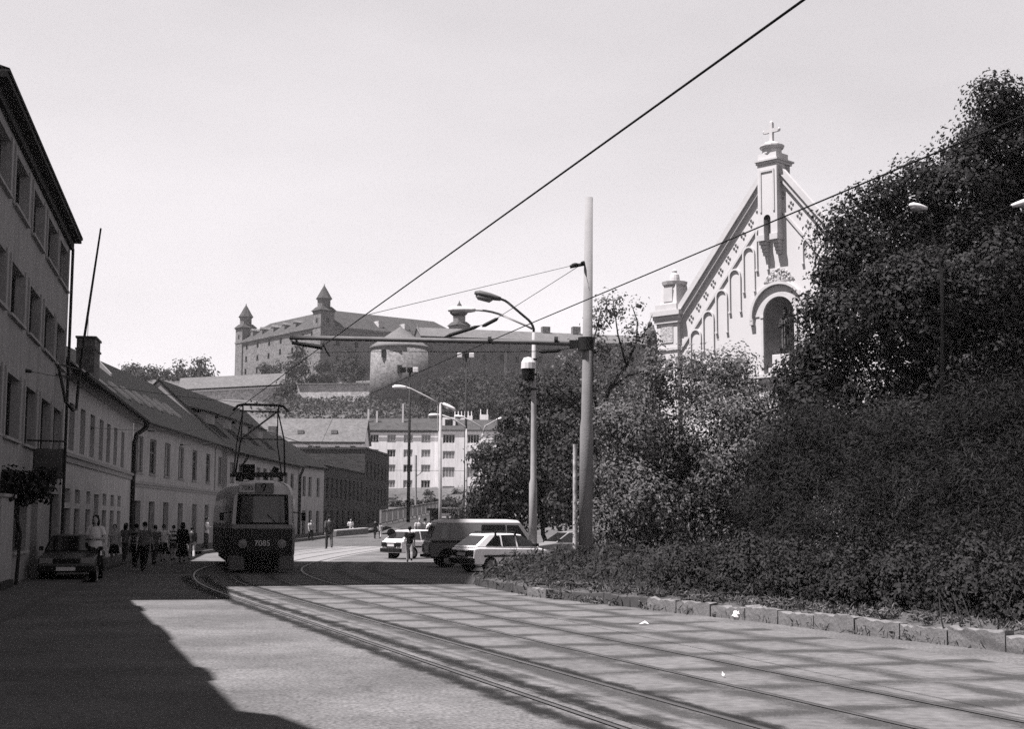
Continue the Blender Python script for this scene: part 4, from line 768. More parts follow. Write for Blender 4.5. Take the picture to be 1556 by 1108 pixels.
    cy = -.02; zf = h(1180, 226)[1]; cap = MB().box(tl + .02, tr - .02, d + .02, .5, zt + .202, zf - .22); cap.lathe([(.42, zf - .22), (.42, zf), (.5, zf + .02), (.54, zf + .1), (.54, zf + .16), (.36, zf + .2), (.3, zf + .3), (.1, zf + .36)], 12, (tc, cy, 0)); ob('finial_block', cap, M['church'], T)
    zc = zf + .3; top_ = h(1180, 185)[1]; arm = h(1180, 197)[1]; c = MB().box(tc - .075, tc + .075, cy - .07, cy + .07, zc, top_); c.box(tc - .36, tc + .36, cy - .066, cy + .066, arm - .085, arm + .085)
    for x, z in ((-.37, arm), (.37, arm), (0, top_)): c.ell((tc + x, cy, z), (.085, .075, .1), 8, 6)
    ob('cross', c, M['churcht'], T)
    # corner pilasters with urn-topped blocks
    for s in (-1, 1):
        p0, p1 = sorted((s * -xl, s * (-xl + 1.2)))
        pm = MB().box(p0, p1, -.22, 1.2, 0, ze - .25); pp = ob('pilaster', pm, M['church'], r)
        mb = MB().box(p0 - .08, p1 + .08, -.3, 1.3, ze - .247, ze - .08).box(p0 - .14, p1 + .14, -.33, 1.4, ze - .08, ze + .1).box(p0 - .24, p1 + .24, -.42, 1.5, ze + .1, ze + .32)
        ob('pilaster_cornice', mb, M['churcht'], pp); ob('pilaster_band', MB().box(p0 - .05, p1 + .05, -.28, 1.25, ze - 1.5, ze - 1.38), M['churcht'], pp)
        cx = (p0 + p1) / 2; b = MB().box(cx - .62, cx + .62, -.3, 1.04, ze + .322, ze + .62); zu = ze + .62
        b.add([(cx + i * .5, .37 + j * .5, zu) for i, j in ((-1, -1), (1, -1), (1, 1), (-1, 1))] + [(cx + i * .4, .37 + j * .4, zu + .95) for i, j in ((-1, -1), (1, -1), (1, 1), (-1, 1))], [(3, 2, 1, 0), (4, 5, 6, 7), (0, 1, 5, 4), (1, 2, 6, 5), (2, 3, 7, 6), (3, 0, 4, 7)])
        b.lathe([(.56, zu + .95), (.6, zu + 1.1), (.24, zu + 1.14), (.23, zu + 1.3), (.2, zu + 1.45), (.1, zu + 1.55), (.12, zu + 1.63), (.02, zu + 1.75)], 12, (cx, .37, 0)); ob('urn_block', b, M['churcht'], pp)
        ob('carved_panel', MB().box(cx - .36, cx + .36, -.25, -.223, ze - 1.15, ze - .42), M['orn'], pp); ob('block_panel', MB().box(cx - .25, cx + .25, -.14, -.09, zu + .15, zu + .8), M['churcht'], pp)
    # lower church: plain entrance wall details hidden by trees
    ob('door', MB().box(-1.1, 1.1, -.1, -.005, 0, 3.4), M['soffit'], r)
    return f, nc, nb, nr
CHURCH = make_church()
# ------------------------------------------------------------------ poles, lamps and overhead wires
def bez(a, b, c, n=8):
    a, b, c = map(np.array, (a, b, c)); return [(1 - t) ** 2 * a + 2 * t * (1 - t) * b + t * t * c for t in np.linspace(0, 1, n)]
def luminaire(root, p, d, s=1., top='lampw', ln=1.):
    """cobra-head luminaire at p pointing along d (unit)"""
    d = np.array(d, float); d /= np.linalg.norm(d); p = np.array(p, float); up = np.array([0, 0, 1.]); up = up - d * (up @ d); up /= np.linalg.norm(up)
    a = MB().tube([p - d * .05, p + d * .12 * ln, p + d * .35 * ln, p + d * .75 * ln, p + d * .92 * ln], [.05 * s, .085 * s, .13 * s, .13 * s, .05 * s], 10, [.05 * s, .07 * s, .09 * s, .09 * s, .04 * s]); o = ob('lamp_head', a, M[top], root, smooth=True)
    q = p + d * .52 * ln - up * .075 * s; ob('lamp_bowl', MB().tube([q - d * .3 * ln, q - d * .2 * ln, q + d * .22 * ln, q + d * .33 * ln], [.02, .11 * s, .11 * s, .03], 10, [.02, .09 * s, .09 * s, .03]), M['lampg'], o, smooth=True)
def make_poles():
    b = G(889, 885); x, y = b[0], 38.0; x = P(889, 845, y)[0]; zt = P(895, 300, y)[2]
    t = thing('catenary_pole', 'thick pale concrete catenary pole rising out of the creeping conifers', 'pole', (x, y, .1))
    zz = P(890, 648, y)[2]; lean = P(895, 300, y)[0] - x
    ob('pole', MB().tube([(0, 0, 0), (lean * .4, 0, zz - .15), (lean * .42, 0, zz + .1), (lean, 0, zt - .1)], [.185, .18, .15, .105], 20), M['concrete'], t, smooth=True)
    za = P(885, 523, y)[2]; e = P(440, 513, y); ez = e[2]
    arm = ob('cantilever_arm', MB().tube([(-.1, 0, za - .1), (-1.2, 0, za - .06), (e[0] - x, 0, ez - .1)], [.07, .066, .062], 10), mat('arm_paint', 0.09, .3, 3, .6), t, smooth=True)
    ob('arm_clamp', MB().tube([(.03, 0, za - .28), (.03, 0, za + .08)], [.22, .22], 14).box(-.42, -.1, -.09, .09, za - .2, za), M['metald'], t)
    for px in (845, 744): q = P(px, 517, y); ob('collar', MB().tube([(q[0] - x - .05, 0, q[2] - .1), (q[0] - x + .05, 0, q[2] - .1)], .1, 10), M['metald'], arm)
    e2 = np.array([P(440, 512, y)[0] - x, 0, ez - .1]); k1, k2 = P(452, 521, y), P(490, 528, y)
    ob('registration_arm', MB().bar(e2 + (.15, 0, 0), (k1[0] - x, 0, k1[2] - .1), .05).tube([(k1[0] - x - .15, 0, k1[2] - .1), (k2[0] - x, 0, k2[2] - .1)], [.05, .075], 6).bar((k2[0] - x, 0, k2[2]), (k2[0] - x + .2, 0, k2[2] - .35), .04), M['ins'], t)
    cl = P(880, 400, y); ob('guy_clamp', MB().tube([(lean * .8, 0, cl[2] - .1), (cl[0] - x - .25, 0, cl[2] - .2)], .05, 6).ell((cl[0] - x - .1, 0, cl[2] - .15), (.12, .06, .06)), M['ins'], t)
    # foreground lamp with two arms and a signal head
    y = 50.; bx = P(810, 800, y)[0]; t = thing('street_lamp', 'tall slim street lamp with two curved arms and a signal lamp on its post', 'street lamp', (bx, y, 0))
    L = lambda px, py: (P(px, py, y)[0] - bx, 0, P(px, py, y)[2])
    ob('post', MB().tube([(0, 0, 0), L(810, 735), L(810.5, 728), L(811, 620), L(811, 505)], [.15, .14, .105, .095, .06], 12), M['metal'], t, smooth=True)
    p1 = [L(811, 510)] + bez(L(811, 500), L(809, 490), L(798, 482), 5) + [L(772, 460)] + bez(L(772, 460), L(766, 455), L(758, 454), 4)
    ob('arm', MB().tube(p1, .045, 8), M['metald'], t, smooth=True); luminaire(t, L(759, 454), np.array(L(731, 447)) - np.array(L(759, 454)), 1.4, 'lampd')
    p2 = [L(809, 500), L(800, 495), L(765, 480)] + bez(L(765, 480), L(745, 471), L(717, 471), 6)
    ob('arm', MB().tube(p2, .04, 8), M['metal'], t, smooth=True); luminaire(t, L(720, 471), (-1, 0, 0), 1.4, 'lampw')
    sg = L(807, 556); ob('signal_lamp', MB().lathe([(.1, -.55), (.22, -.5), (.24, -.12)], 12, (sg[0] - .1, -.1, sg[2])), M['black'], t); ob('signal_hood', MB().lathe([(.26, -.12), (.25, .1), (.16, .27), (.02, .3)], 12, (sg[0] - .1, -.1, sg[2])), M['lampw'], t)
    for py in (548, 571, 593): ob('collar', MB().tube([L(811, py), L(811, py - 3)], .12, 10), M['metald'], t)
    # lamp before the big tree
    y = 37.; bx = P(1433, 700, y)[0]; t = thing('street_lamp', 'street lamp with two rising arms in front of the big dark tree', 'street lamp', (bx, y, .2)); L = lambda px, py, dy=0.: (P(px, py, y)[0] - bx, dy, P(px, py, y)[2] - .2)
    ob('post', MB().tube([(0, 0, 0), L(1433, 640), L(1433, 480), L(1430, 405)], [.1, .085, .06, .045], 10), mat('dull_pole', 0.007, .5, 2.5, 1., kind='streak', spec=.02), t, smooth=True)
    ob('arm', MB().tube([L(1430, 415)] + bez(L(1429, 400), L(1424, 370), L(1405, 322), 6), .026, 8), M['metald'], t, smooth=True); luminaire(t, L(1406, 316), (-1, -.2, .15), .9, 'lampw', .5)
    ob('arm', MB().tube([L(1431, 415)] + bez(L(1432, 390), L(1440, 372), L(1460, 362), 6) + bez(L(1490, 340), L(1520, 318), L(1540, 312), 5), .026, 8), mat('dull_pole', 0.007), t, smooth=True); luminaire(t, L(1540, 312), (1, 0, .28), 1., 'lampw', .7)
    # slim white post beside the catenary pole
    y = 47.; q = P(874, 830, y); t = thing('sign_post', 'short flaking white post just left of the thick concrete pole', 'post', (q[0], y, .1)); ob('shaft', MB().tube([(0, 0, 0), (0, 0, P(873, 680, y)[2])], [.085, .075], 10), mat('flaking_paint', .3, .9, 5, .8, kind='streak'), t); ob('base', MB().tube([(0, 0, 0), (0, 0, .5)], .12, 10), M['concrete'], t)
    # farther lamps
    def lamp(px, top, D, arms, lab, dbl=False):
        zb = hz(0, D); q = P(px, 760, D); t = thing('street_lamp', lab, 'street lamp', (q[0], D, zb), 0, 'street lamps farther down the street'); L = lambda a, b: (P(a, b, D)[0] - q[0], 0, P(a, b, D)[2] - zb)
        ob('post', MB().tube([(0, 0, 0), (0, 0, 3.), L(px, top)], [.13, .11, .075], 10), M['metal'], t, smooth=True)
        if dbl: ob('post', MB().tube([L(px - 4, 655), L(px - 3.5, top + 2)], .04, 6), M['metal'], t)
        for pts, tip, dr in arms:
            ob('arm', MB().tube([L(*p) for p in pts], .065, 8), M['metal'], t, smooth=True); luminaire(t, L(*tip), dr, 1.7)
    lamp(669, 613, 95, [([(669, 615), (650, 604), (624, 591), (617, 589)], (617, 589), (-1, 0, .03)), ([(669, 613), (674, 614)], (674, 614), (1, 0, -.55))], 'pale street lamp with a long left arm, nearest of the farther lamps', True)
    lamp(708.5, 652, 118, [([(708.5, 656), (706, 648), (690, 638), (672, 631)], (668, 631), (-1, 0, -.02))], 'slim pale street lamp with one arm bent left, in front of the apartment block')
    lamp(733, 656, 150, [([(733, 660), (730, 648), (716, 640), (704, 634)], (704, 634), (-1, 0, .1)), ([(733, 660), (737, 648), (755, 638)], (755, 638), (1, 0, .3))], 'pale street lamp forked into two arms above the mid trees')
    # dark floodlight masts
    for px, top, D, lab in ((620.5, 560, 150, 'dark floodlight mast in front of the flats, left of the pair'), (707, 538, 160, 'dark floodlight mast behind the slim lamp, right of the pair')):
        zb = hz(0, D); q = P(px, 770, D); t = thing('floodlight_mast', lab, 'mast', (q[0], D, zb), 0, 'floodlight masts'); h = P(px, top, D)[2] - zb
        ob('mast', MB().tube([(0, 0, 0), (0, 0, h * .5), (0, 0, h)], [.2, .16, .1], 10), M['metald'], t, smooth=True); ob('crossbar', MB().bar((-.9, 0, h - .2), (.9, 0, h - .2), .08), M['metald'], t)
        for dx, m in ((-.75, 'lampw' if px > 650 else 'black'), (0., 'black'), (.6, 'lampw')): ob('floodlight', MB().box(dx - .28, dx + .28, -.3, .2, h - .45, h + .1), M[m], t, bevel=.06)
    D = 165.; zb = hz(0, D); q = P(632, 770, D); t = thing('thin_post', 'thin pale post with a small bracket in front of the flats', 'post', (q[0], D, zb)); L = lambda a, b: (P(a, b, D)[0] - q[0], 0, P(a, b, D)[2] - zb)
    ob('shaft', MB().tube([(0, 0, 0), L(632, 692)], .13, 8), M['metal'], t); ob('bracket', MB().tube([L(632, 724), L(638, 720), L(641, 715)], .08, 6), M['metal'], t)
make_poles()
def wire(label, pts, r=.011, sag=0., ins=(), grp='overhead tram wires', cat='wire', name='overhead_wire'):
    p = []
    for a, b in zip(pts, pts[1:]):
        a, b = np.array(a, float), np.array(b, float); n = max(2, int(np.linalg.norm(b - a) / 2))
        for t in np.arange(n) / n: q = a + (b - a) * t; q[2] -= sag * 4 * t * (1 - t); p.append(q)
    p.append(np.array(pts[-1], float))
    o = tag(ob(name, MB().tube(p, r, 6), M['wire']), label, cat, grp)
    for f, w in ins:
        i = int(f * (len(p) - 1)); a = p[i]; d = p[min(i + 1, len(p) - 1)] - p[max(i - 1, 0)]; d /= np.linalg.norm(d)
        ob('insulator', MB().tube([a - d * w, a - d * w * .7, a + d * w * .7, a + d * w], [.015, .05, .05, .015], 8), M['ins'], o)
    return o
def make_wires():
    y = 38.
    c1 = [P(1560, -245, 8.5), P(1220, 0, 11.4), P(560, 475, 29.), P(487, 528, 38.), P(374, 612, 48.), P(340, 640, 60), P(355, 662, 80.), P(390, 690, 110.)]
    wire('thick contact wire crossing the whole sky down to the tram', c1, .0125)
    wire('second contact wire passing right of the concrete pole and over the church gable', [P(1600, 157, 14), P(1455, 218, 15.9), P(810, 490, 30.3), P(676, 548, 38), P(560, 600, 52)], .011)
    pt = P(888, 399, y)
    wire('thin stay running from the pole top far left to the contact wire', [pt, P(560, 478, 29.5)], .007, 0, [(.02, .2)])
    wire('stay with insulators from the pole top down to the cantilever arm', [pt, P(745, 490, y), P(660, 517, y)], .009, 0, [(.55, .25), (.86, .5)])
    wire('span wire strung just under the cantilever arm', [P(478, 536, y), P(580, 534, y), P(725, 535, y), P(835, 534, y), P(884, 527, y)], .009, 0, [(.86, .3)])
    wire('wire leading right from the concrete pole towards the statue', [P(898, 527, y), P(1010, 524, 58)], .012)
    q = N_.w(-11.2, 0); a = np.array([*q[:2], P(35, 563, q[1])[2]]); wire('span wire from the tall building to the tram wire', [a, P(374, 612, 48)], .008, .12, [(.08, .28)])
    q = H2.w(-16.5, 0); a = np.array([*q[:2], N_ and H2.hit(135, 649)[1]]); wire('span wire from the windowed house to the tram wire', [a, P(345, 652, 67)], .008, .1, [(.04, .2), (.5, .3)])
    q = H3.w(12, 0); a = np.array([*q[:2], H3.hit(265, 674)[1]]); wire('span wire from the skylight house to the tram wire', [a, P(357, 668, 84)], .008, .1, [(.04, .2), (.6, .35)])
    wire('long span wire from the far contact wire to the flats', [P(355, 640, 70), P(590, 715, 150), P(710, 716, 150)], .02, 0, [(.5, .4)])
    wire('wire slanting from a far insulator to the roof of the dark brick house', [P(509, 628, 150), P(489, 672, 160)], .02)
make_wires()
# ------------------------------------------------------------------ tram
def make_tram():
    D = 46.6; c = G(394, 873); t = thing('tram', 'dark old tram with a pale roof and the number 9, coming towards the viewer', 'tram', (c[0], D, 0), R(90 + 13.5) )
    # local: front at x=0 looking -x ... body runs +x ; y to the tram's left-hand side of the picture (+y = picture left)
    def outline(ins):
        pts = []; LL = 14.
        hw = lambda x: (1.25 - .30 * max(0, 1 - x / 2.4) ** 1.6) - ins
        xs = [0.10, .2, .4, .8, 1.4, 2.4, 4.2, 7, 10, 11.6, 12.6, 13.2, 13.6, 13.8]
        fr = [(0.0 + .10 * (abs(v) / .7) ** 2.4 + ins, v * (1 - ins * .8)) for v in np.linspace(-.86, .86, 13)]
        right = [(x + ins * (1 if x < 1 else 0), hw(x if x < 7 else LL - x + .1)) for x in xs]
        p = fr + right + [(LL - ins, v) for v in (.7, 0, -.7)] + [(x, -w) for x, w in reversed(right)]
        return p
    lv = [(.42, .06), (.62, .01), (1.0, 0), (1.44, 0), (1.6, 0.005), (2.1, .03), (2.56, .07), (2.72, .10), (2.86, .17), (2.95, .28), (3.02, .46), (3.06, .72), (3.07, .95)]
    def rings(z0, z1, offs=0.):
        zs = sorted({z0, z1} | {z for z, i in lv if z0 < z < z1}); Z, I = zip(*lv); out = []
        for z in zs: out.append([(a, b, z) for a, b in outline(float(np.interp(z, Z, I)) - offs)])
        return out
    def shell(name, z0, z1, m, offs=0., sel=None, cap=False, par=t, thick=None):
        rg = rings(z0, z1, offs); n = len(rg[0]); mb = MB(); v = [p for r_ in rg for p in r_]; f = []
        for i in range(len(rg) - 1):
            for j in range(n):
                if sel and j not in sel: continue
                k = (j + 1) % n; f.append((i * n + j, i * n + k, i * n + n + k, i * n + n + j))
        if cap: f.append(tuple(range((len(rg) - 1) * n, len(rg) * n)))
        mb.add(v, f); me = mb.mesh(name)
        import bmesh
        bm = bmesh.new(); bm.from_mesh(me); bmesh.ops.delete(bm, geom=[x for x in bm.verts if not x.link_faces], context='VERTS'); bm.to_mesh(me); bm.free()
        return ob(name, me, M[m], par, smooth=True)
    shell('lower_body', .55, 1.46, 'tred'); shell('waist_band', 1.46, 1.60, 'tbelt', .004); shell('upper_body', 1.60, 2.86, 'tcream'); shell('roof', 2.86, 3.07, 'troof', cap=True)
    shell('windscreen', 1.66, 2.52, 'tglass', .012, set(range(1, 11)), par=t)
    n_fr = 13
    shell('rubber_seal', 1.60, 2.58, 'black', .006, set(range(0, 12)))
    for j0, j1 in ((13, 14), (15, 16), (16, 17), (17, 18), (18, 19), (19, 20), (20, 21), (21, 22)): shell('side_window', 1.64, 2.45, 'tglass', .012, {j0})
    for j in range(31, 42): shell('side_window', 1.64, 2.45, 'tglass', .012, {j})
    shell('corner_post', 1.62, 2.56, 'tcream', .02, {12, 26 + 14})
    # skirts, bumper, coupler
    sk = ob('skirt', MB().box(.12, 1.1, .55, 1.05, .1, .58), M['tgrey'], t, bevel=.04); ob('skirt', MB().box(.12, 1.1, -1.05, -.55, .1, .58), M['tgrey'], t, bevel=.04)
    ob('coupler', MB().box(-.25, .5, -.09, .09, .42, .58).tube([(-.3, 0, .5), (-.42, 0, .5)], .1, 8), M['black'], t); ob('undercarriage', MB().box(.4, 13.4, -.95, .95, .25, .6), M['black'], t)
    ob('bumper', MB().box(-.06, .1, -.55, .55, .6, .72), M['black'], t, bevel=.03)
    for x in (2.6, 4.4, 9.6, 11.4):
        for s in (-.53, .53): ob('wheel', MB().tube([(x, s - .06, .33), (x, s + .06, .33)], .33, 18), M['black'], t)
    for s in (-1, 1):
        h = ob('headlight', MB().tube([(.06, .63 * s, .97), (-.04, .63 * s, .97)], [.15, .14], 16), M['chrome'], t); ob('lens', MB().tube([(-.04, .63 * s, .97), (-.06, .63 * s, .97), (-.075, .63 * s, .97)], [.115, .1, .03], 16), M['lampg'], h)
        ob('mirror', MB().tube([(.25, s * 1.0, 2.0), (.0, s * 1.32, 1.95)], .018, 5).box(-.03, .03, s * 1.32 - .07, s * 1.32 + .07, 1.72, 1.98), M['black'], t)
    for s in (-.32, .42): ob('wiper', MB().bar((-.03, -s, 1.66), (-.02, -s + .28, 1.92), .02), M['black'], t)
    def txt(body, name, size, m, loc, par):
        cu = bpy.data.curves.new(name, 'FONT'); cu.body = body; cu.size = size; cu.align_x = 'CENTER'; cu.align_y = 'CENTER'; cu.extrude = .004
        o = bpy.data.objects.new(name + '_tmp', cu); COL.objects.link(o); bpy.context.view_layer.update()
        me = bpy.data.meshes.new_from_object(o.evaluated_get(bpy.context.evaluated_depsgraph_get())); bpy.data.objects.remove(o); me.materials.clear(); me.materials.append(M[m])
        q = bpy.data.objects.new(name, me); COL.objects.link(q); q.parent = par; q.location = loc; q.rotation_euler = (R(90), 0, R(-90)); return q
    txt('7085', 'fleet_number', .26, 'paintw', (-.022, 0, .98), t)
    ob('dashboard_card', MB().box(-.034, -.024, -.28, .3, 1.665, 1.76), mat('dashboard_card', .2, .4, 6, .7), t)
    # the little route and number plates on the roof front
    db = ob('route_board', MB().box(-.03, .3, -.33, .26, 2.63, 2.95), mat('route_board', .11, .2, 3, .6), t); txt('9', 'route_number', .4, 'black', (-.036, -.0, 2.79), db)
    pl = ob('number_board', MB().box(.0, .3, .27, .78, 2.64, 2.92), mat('number_board', .3, .2, 3, .6), t); txt('7085', 'board_number', .2, 'tred', (-.008, .52, 2.78), pl)
    ob('driver_cab', MB().box(.5, .9, -.8, .8, 1.0, 1.75), M['tbelt'], t); 
    # pantograph
    x0 = 1.9; pb = ob('pantograph_base', MB().bar((x0, -.9, 3.3), (x0, .95, 3.3), .1, .12).bar((x0 + 1.6, -.9, 3.3), (x0 + 1.6, .95, 3.3), .1, .12).bar((x0, -.8, 3.3), (x0 + 1.6, -.8, 3.3), .06).bar((x0, .8, 3.3), (x0 + 1.6, .8, 3.3), .06), M['metald'], t)
    for y in (-.7, -.2, .3, .75): ob('base_insulator', MB().lathe([(.06, 3.06), (.09, 3.12), (.06, 3.16), (.09, 3.2), (.06, 3.26)], 8, (x0, y, 0)), M['ins'], pb)
    ob('equipment_box', MB().box(x0 - .25, x0 + .3, .2, .6, 3.12, 3.62), M['black'], pb); ob('spring_drum', MB().tube([(x0 + .2, -.62, 3.42), (x0 + .2, -.42, 3.5)], .1, 8), M['black'], pb)
    zt = 5.62
    fm = MB()
    for s in (-1, 1):
        fm.tube([(x0 + .1, .83 * s, 3.35), (x0 - .75, .72 * s, 4.45), (x0 + .8, .6 * s, zt - .08)], [.034, .026, .022], 8); fm.tube([(x0 + 1.5, .83 * s, 3.35), (x0 + 2.35, .72 * s, 4.45), (x0 + .8, .6 * s, zt - .08)], [.03, .022, .022], 8)
    fm.bar((x0 - .75, .72, 4.45), (x0 + .8, -.6, zt - .1), .045).bar((x0 - .75, -.72, 4.45), (x0 - .75, .72, 4.45), .035) ; ob('pantograph_frame', fm, M['metald'], t)
    ob('collector_bow', MB().tube([(x0 + .6, .95, zt - .12), (x0 + .6, .78, zt + .06), (x0 + .6, .6, zt + .1), (x0 + .6, -.6, zt + .1), (x0 + .6, -.78, zt + .06), (x0 + .6, -.95, zt - .12)], .045, 8).tube([(x0 + 1., .7, zt - .1), (x0 + 1., -.7, zt - .1)], .03, 6).bar((x0 + .6, .62, zt + .08), (x0 + .8, .6, zt - .1), .05).bar((x0 + .6, -.62, zt + .08), (x0 + .8, -.6, zt - .1), .05), M['metald'], t)
make_tram()
# ------------------------------------------------------------------ cars and the van (x = forward)
def wheels(root, xs, hw, r, name='wheel'):
    for x in xs:
        for s in (-1, 1):
            o = ob('tyre', None, None) if False else None
            w = ob('wheel', MB().tube([(x, s * (hw - .17), r), (x, s * (hw - .14), r), (x, s * (hw + .0), r), (x, s * (hw + .02), r)], [r * .92, r, r, r * .93], 22), M['black'], root)
            ob('rim', MB().tube([(x, s * (hw + .005), r), (x, s * (hw + .03), r), (x, s * (hw + .035), r)], [r * .62, r * .58, r * .2], 16), M['rim'], w)
def loft(name, secs, m, root, bevel=.03):
    """secs: list of (profile polygon in x,z ; half-width per vertex)"""
    poly, hw = secs; n = len(poly); v = [(p[0], -w, p[1]) for p, w in zip(poly, hw)] + [(p[0], w, p[1]) for p, w in zip(poly, hw)]
    f = [tuple(range(n)), tuple(reversed(range(n, 2 * n)))] + [((i + 1) % n, i, n + i, n + (i + 1) % n) for i in range(n)]
    o = ob(name, MB().add(v, f), M[m], root, bevel=bevel)
    for p in o.data.polygons: p.use_smooth = False
    return o
def quad_pane(name, pts, root, m='cglass', th=.012, ny=None):
    """thin glass slab over a quad given by corners, pushed out along its normal"""
    p = [np.array(q, float) for q in pts]; n = np.cross(p[1] - p[0], p[2] - p[0]); n /= np.linalg.norm(n); k = len(p)
    if ny is not None and n @ np.array(ny) < 0: n = -n
    v = [q + n * .004 for q in p] + [q + n * (.004 + th) for q in p]
    return ob(name, MB().add(v, [tuple(range(k)), tuple(range(2 * k - 1, k - 1, -1))] + [(i, (i + 1) % k, k + (i + 1) % k, k + i) for i in range(k)]), M[m], root)
def car(name, label, cat, loc, head, kind, paint, rack=False, group=None, plate=True):
    t = thing(name, label, cat, loc, head, group); HW = .8
    t.scale = (.95, .97, .94)
    if kind == 'hatch': body = [(-1.9, .28), (1.86, .28), (1.9, .5), (1.84, .72), (.95, .86), (-1.72, .9), (-1.92, .86), (-1.95, .5)]; cab = [(.98, .86), (.2, 1.36), (-.2, 1.4), (-1.2, 1.38), (-1.86, .9)]; xs = (1.2, -1.22)
    else: body = [(-2.1, .3), (2.02, .3), (2.08, .5), (2.02, .72), (.95, .86), (-1.25, .9), (-2.1, .86), (-2.14, .5)]; cab = [(.92, .86), (.18, 1.36), (-.2, 1.4), (-.85, 1.37), (-1.45, .9)]; xs = (1.28, -1.25)
    loft('body', (body, [HW - .04, HW - .04, HW - .02, HW - .02, HW - .03, HW - .03, HW - .03, HW]), paint, t, .05)
    loft('cabin', (cab, [HW - .05, HW - .2, HW - .2, HW - .2, HW - .06]), paint, t, .04)
    for s in (-1, 1):                                     # side windows on the leaning cabin sides
        def sp(x, z): return (x, s * (HW - .05 - (.145) * (z - .86) / .5), z)
        if kind == 'hatch': wins = [[(.84, .93), (.22, 1.32), (-.02, 1.33), (-.02, .93)], [(-.1, .93), (-.1, 1.33), (-.68, 1.33), (-.68, .93)], [(-.76, .93), (-.76, 1.32), (-.98, 1.31), (-1.42, .95)]]
        else: wins = [[(.78, .93), (.2, 1.31), (-.05, 1.33), (-.05, .93)], [(-.13, .93), (-.13, 1.33), (-.8, 1.32), (-1.2, .95)]]
        for w in wins: quad_pane('side_window', [sp(*p) for p in w], t, ny=(0, s, 0))
        dr = quad_pane('door_trim', [(1.0, s * (HW - .015), .62), (1.0, s * (HW - .015), .55), (-1.5, s * (HW - .015), .55), (-1.5, s * (HW - .015), .62)], t, 'plastic', ny=(0, s, 0))
        ob('mirror', MB().box(.68, .82, s * (HW + .03) - .06, s * (HW + .03) + .06, .92, 1.04), M['plastic'], t, bevel=.02)
    a, b = cab[0], cab[1]; k = lambda q, w, f=.1, g=.9: (a[0] + (b[0] - a[0]) * q, w, a[1] + (b[1] - a[1]) * q)
    quad_pane('windscreen', [k(.1, -.68), k(.1, .68), k(.92, .56), k(.92, -.56)], t, ny=(1, 0, 1))
    a2, b2 = cab[-1], cab[-2]; k2 = lambda q, w: (a2[0] + (b2[0] - a2[0]) * q, w, a2[1] + (b2[1] - a2[1]) * q)
    quad_pane('rear_window', [k2(.14, -.62), k2(.14, .62), k2(.86, .54), k2(.86, -.54)], t, ny=(-1, 0, 1))
    rx, fx = body[-1][0], body[2][0]
    ob('bumper', MB().box(rx - .09, rx + .06, -HW + .02, HW - .02, .32, .52), M['plastic'], t, bevel=.03); ob('bumper', MB().box(fx - .06, fx + .1, -HW + .02, HW - .02, .32, .5), M['plastic'], t, bevel=.03)
    for s in (-1, 1):
        ob('tail_light', MB().box(rx - .03, rx + .04, s * .58 - .16, s * .58 + .16, .6, .8), M['black'] if paint == 'carw' else M['tbelt'], t); ob('headlight', MB().box(fx - .09, fx - .0, s * .56 - .18, s * .56 + .18, .56, .72), M['lampg'], t, bevel=.02)
    ob('rear_panel', MB().box(rx - .028, rx + .04, -.4, .4, .56, .78), M['plastic'], t); ob('number_plate', MB().box(rx - .036, rx - .029, -.26, .26, .6, .72), M['plate'], t)
    ob('number_plate', MB().box(fx + .101, fx + .11, -.26, .26, .36, .47), M['plate'], t); ob('grille', MB().box(fx - .07, fx - .005, -.36, .36, .57, .7), M['plastic'], t)
    wheels(t, xs, HW - .04, .29)
    if rack:
        rk = ob('roof_bars', MB().bar((-.1, -.68, 1.47), (-.1, .68, 1.47), .04).bar((-.95, -.68, 1.46), (-.95, .68, 1.46), .04).bar((-.1, -.66, 1.3), (-.1, -.66, 1.48), .08, .05).bar((-.95, -.66, 1.28), (-.95, -.66, 1.48), .08, .05), M['plastic'], t)
    return t
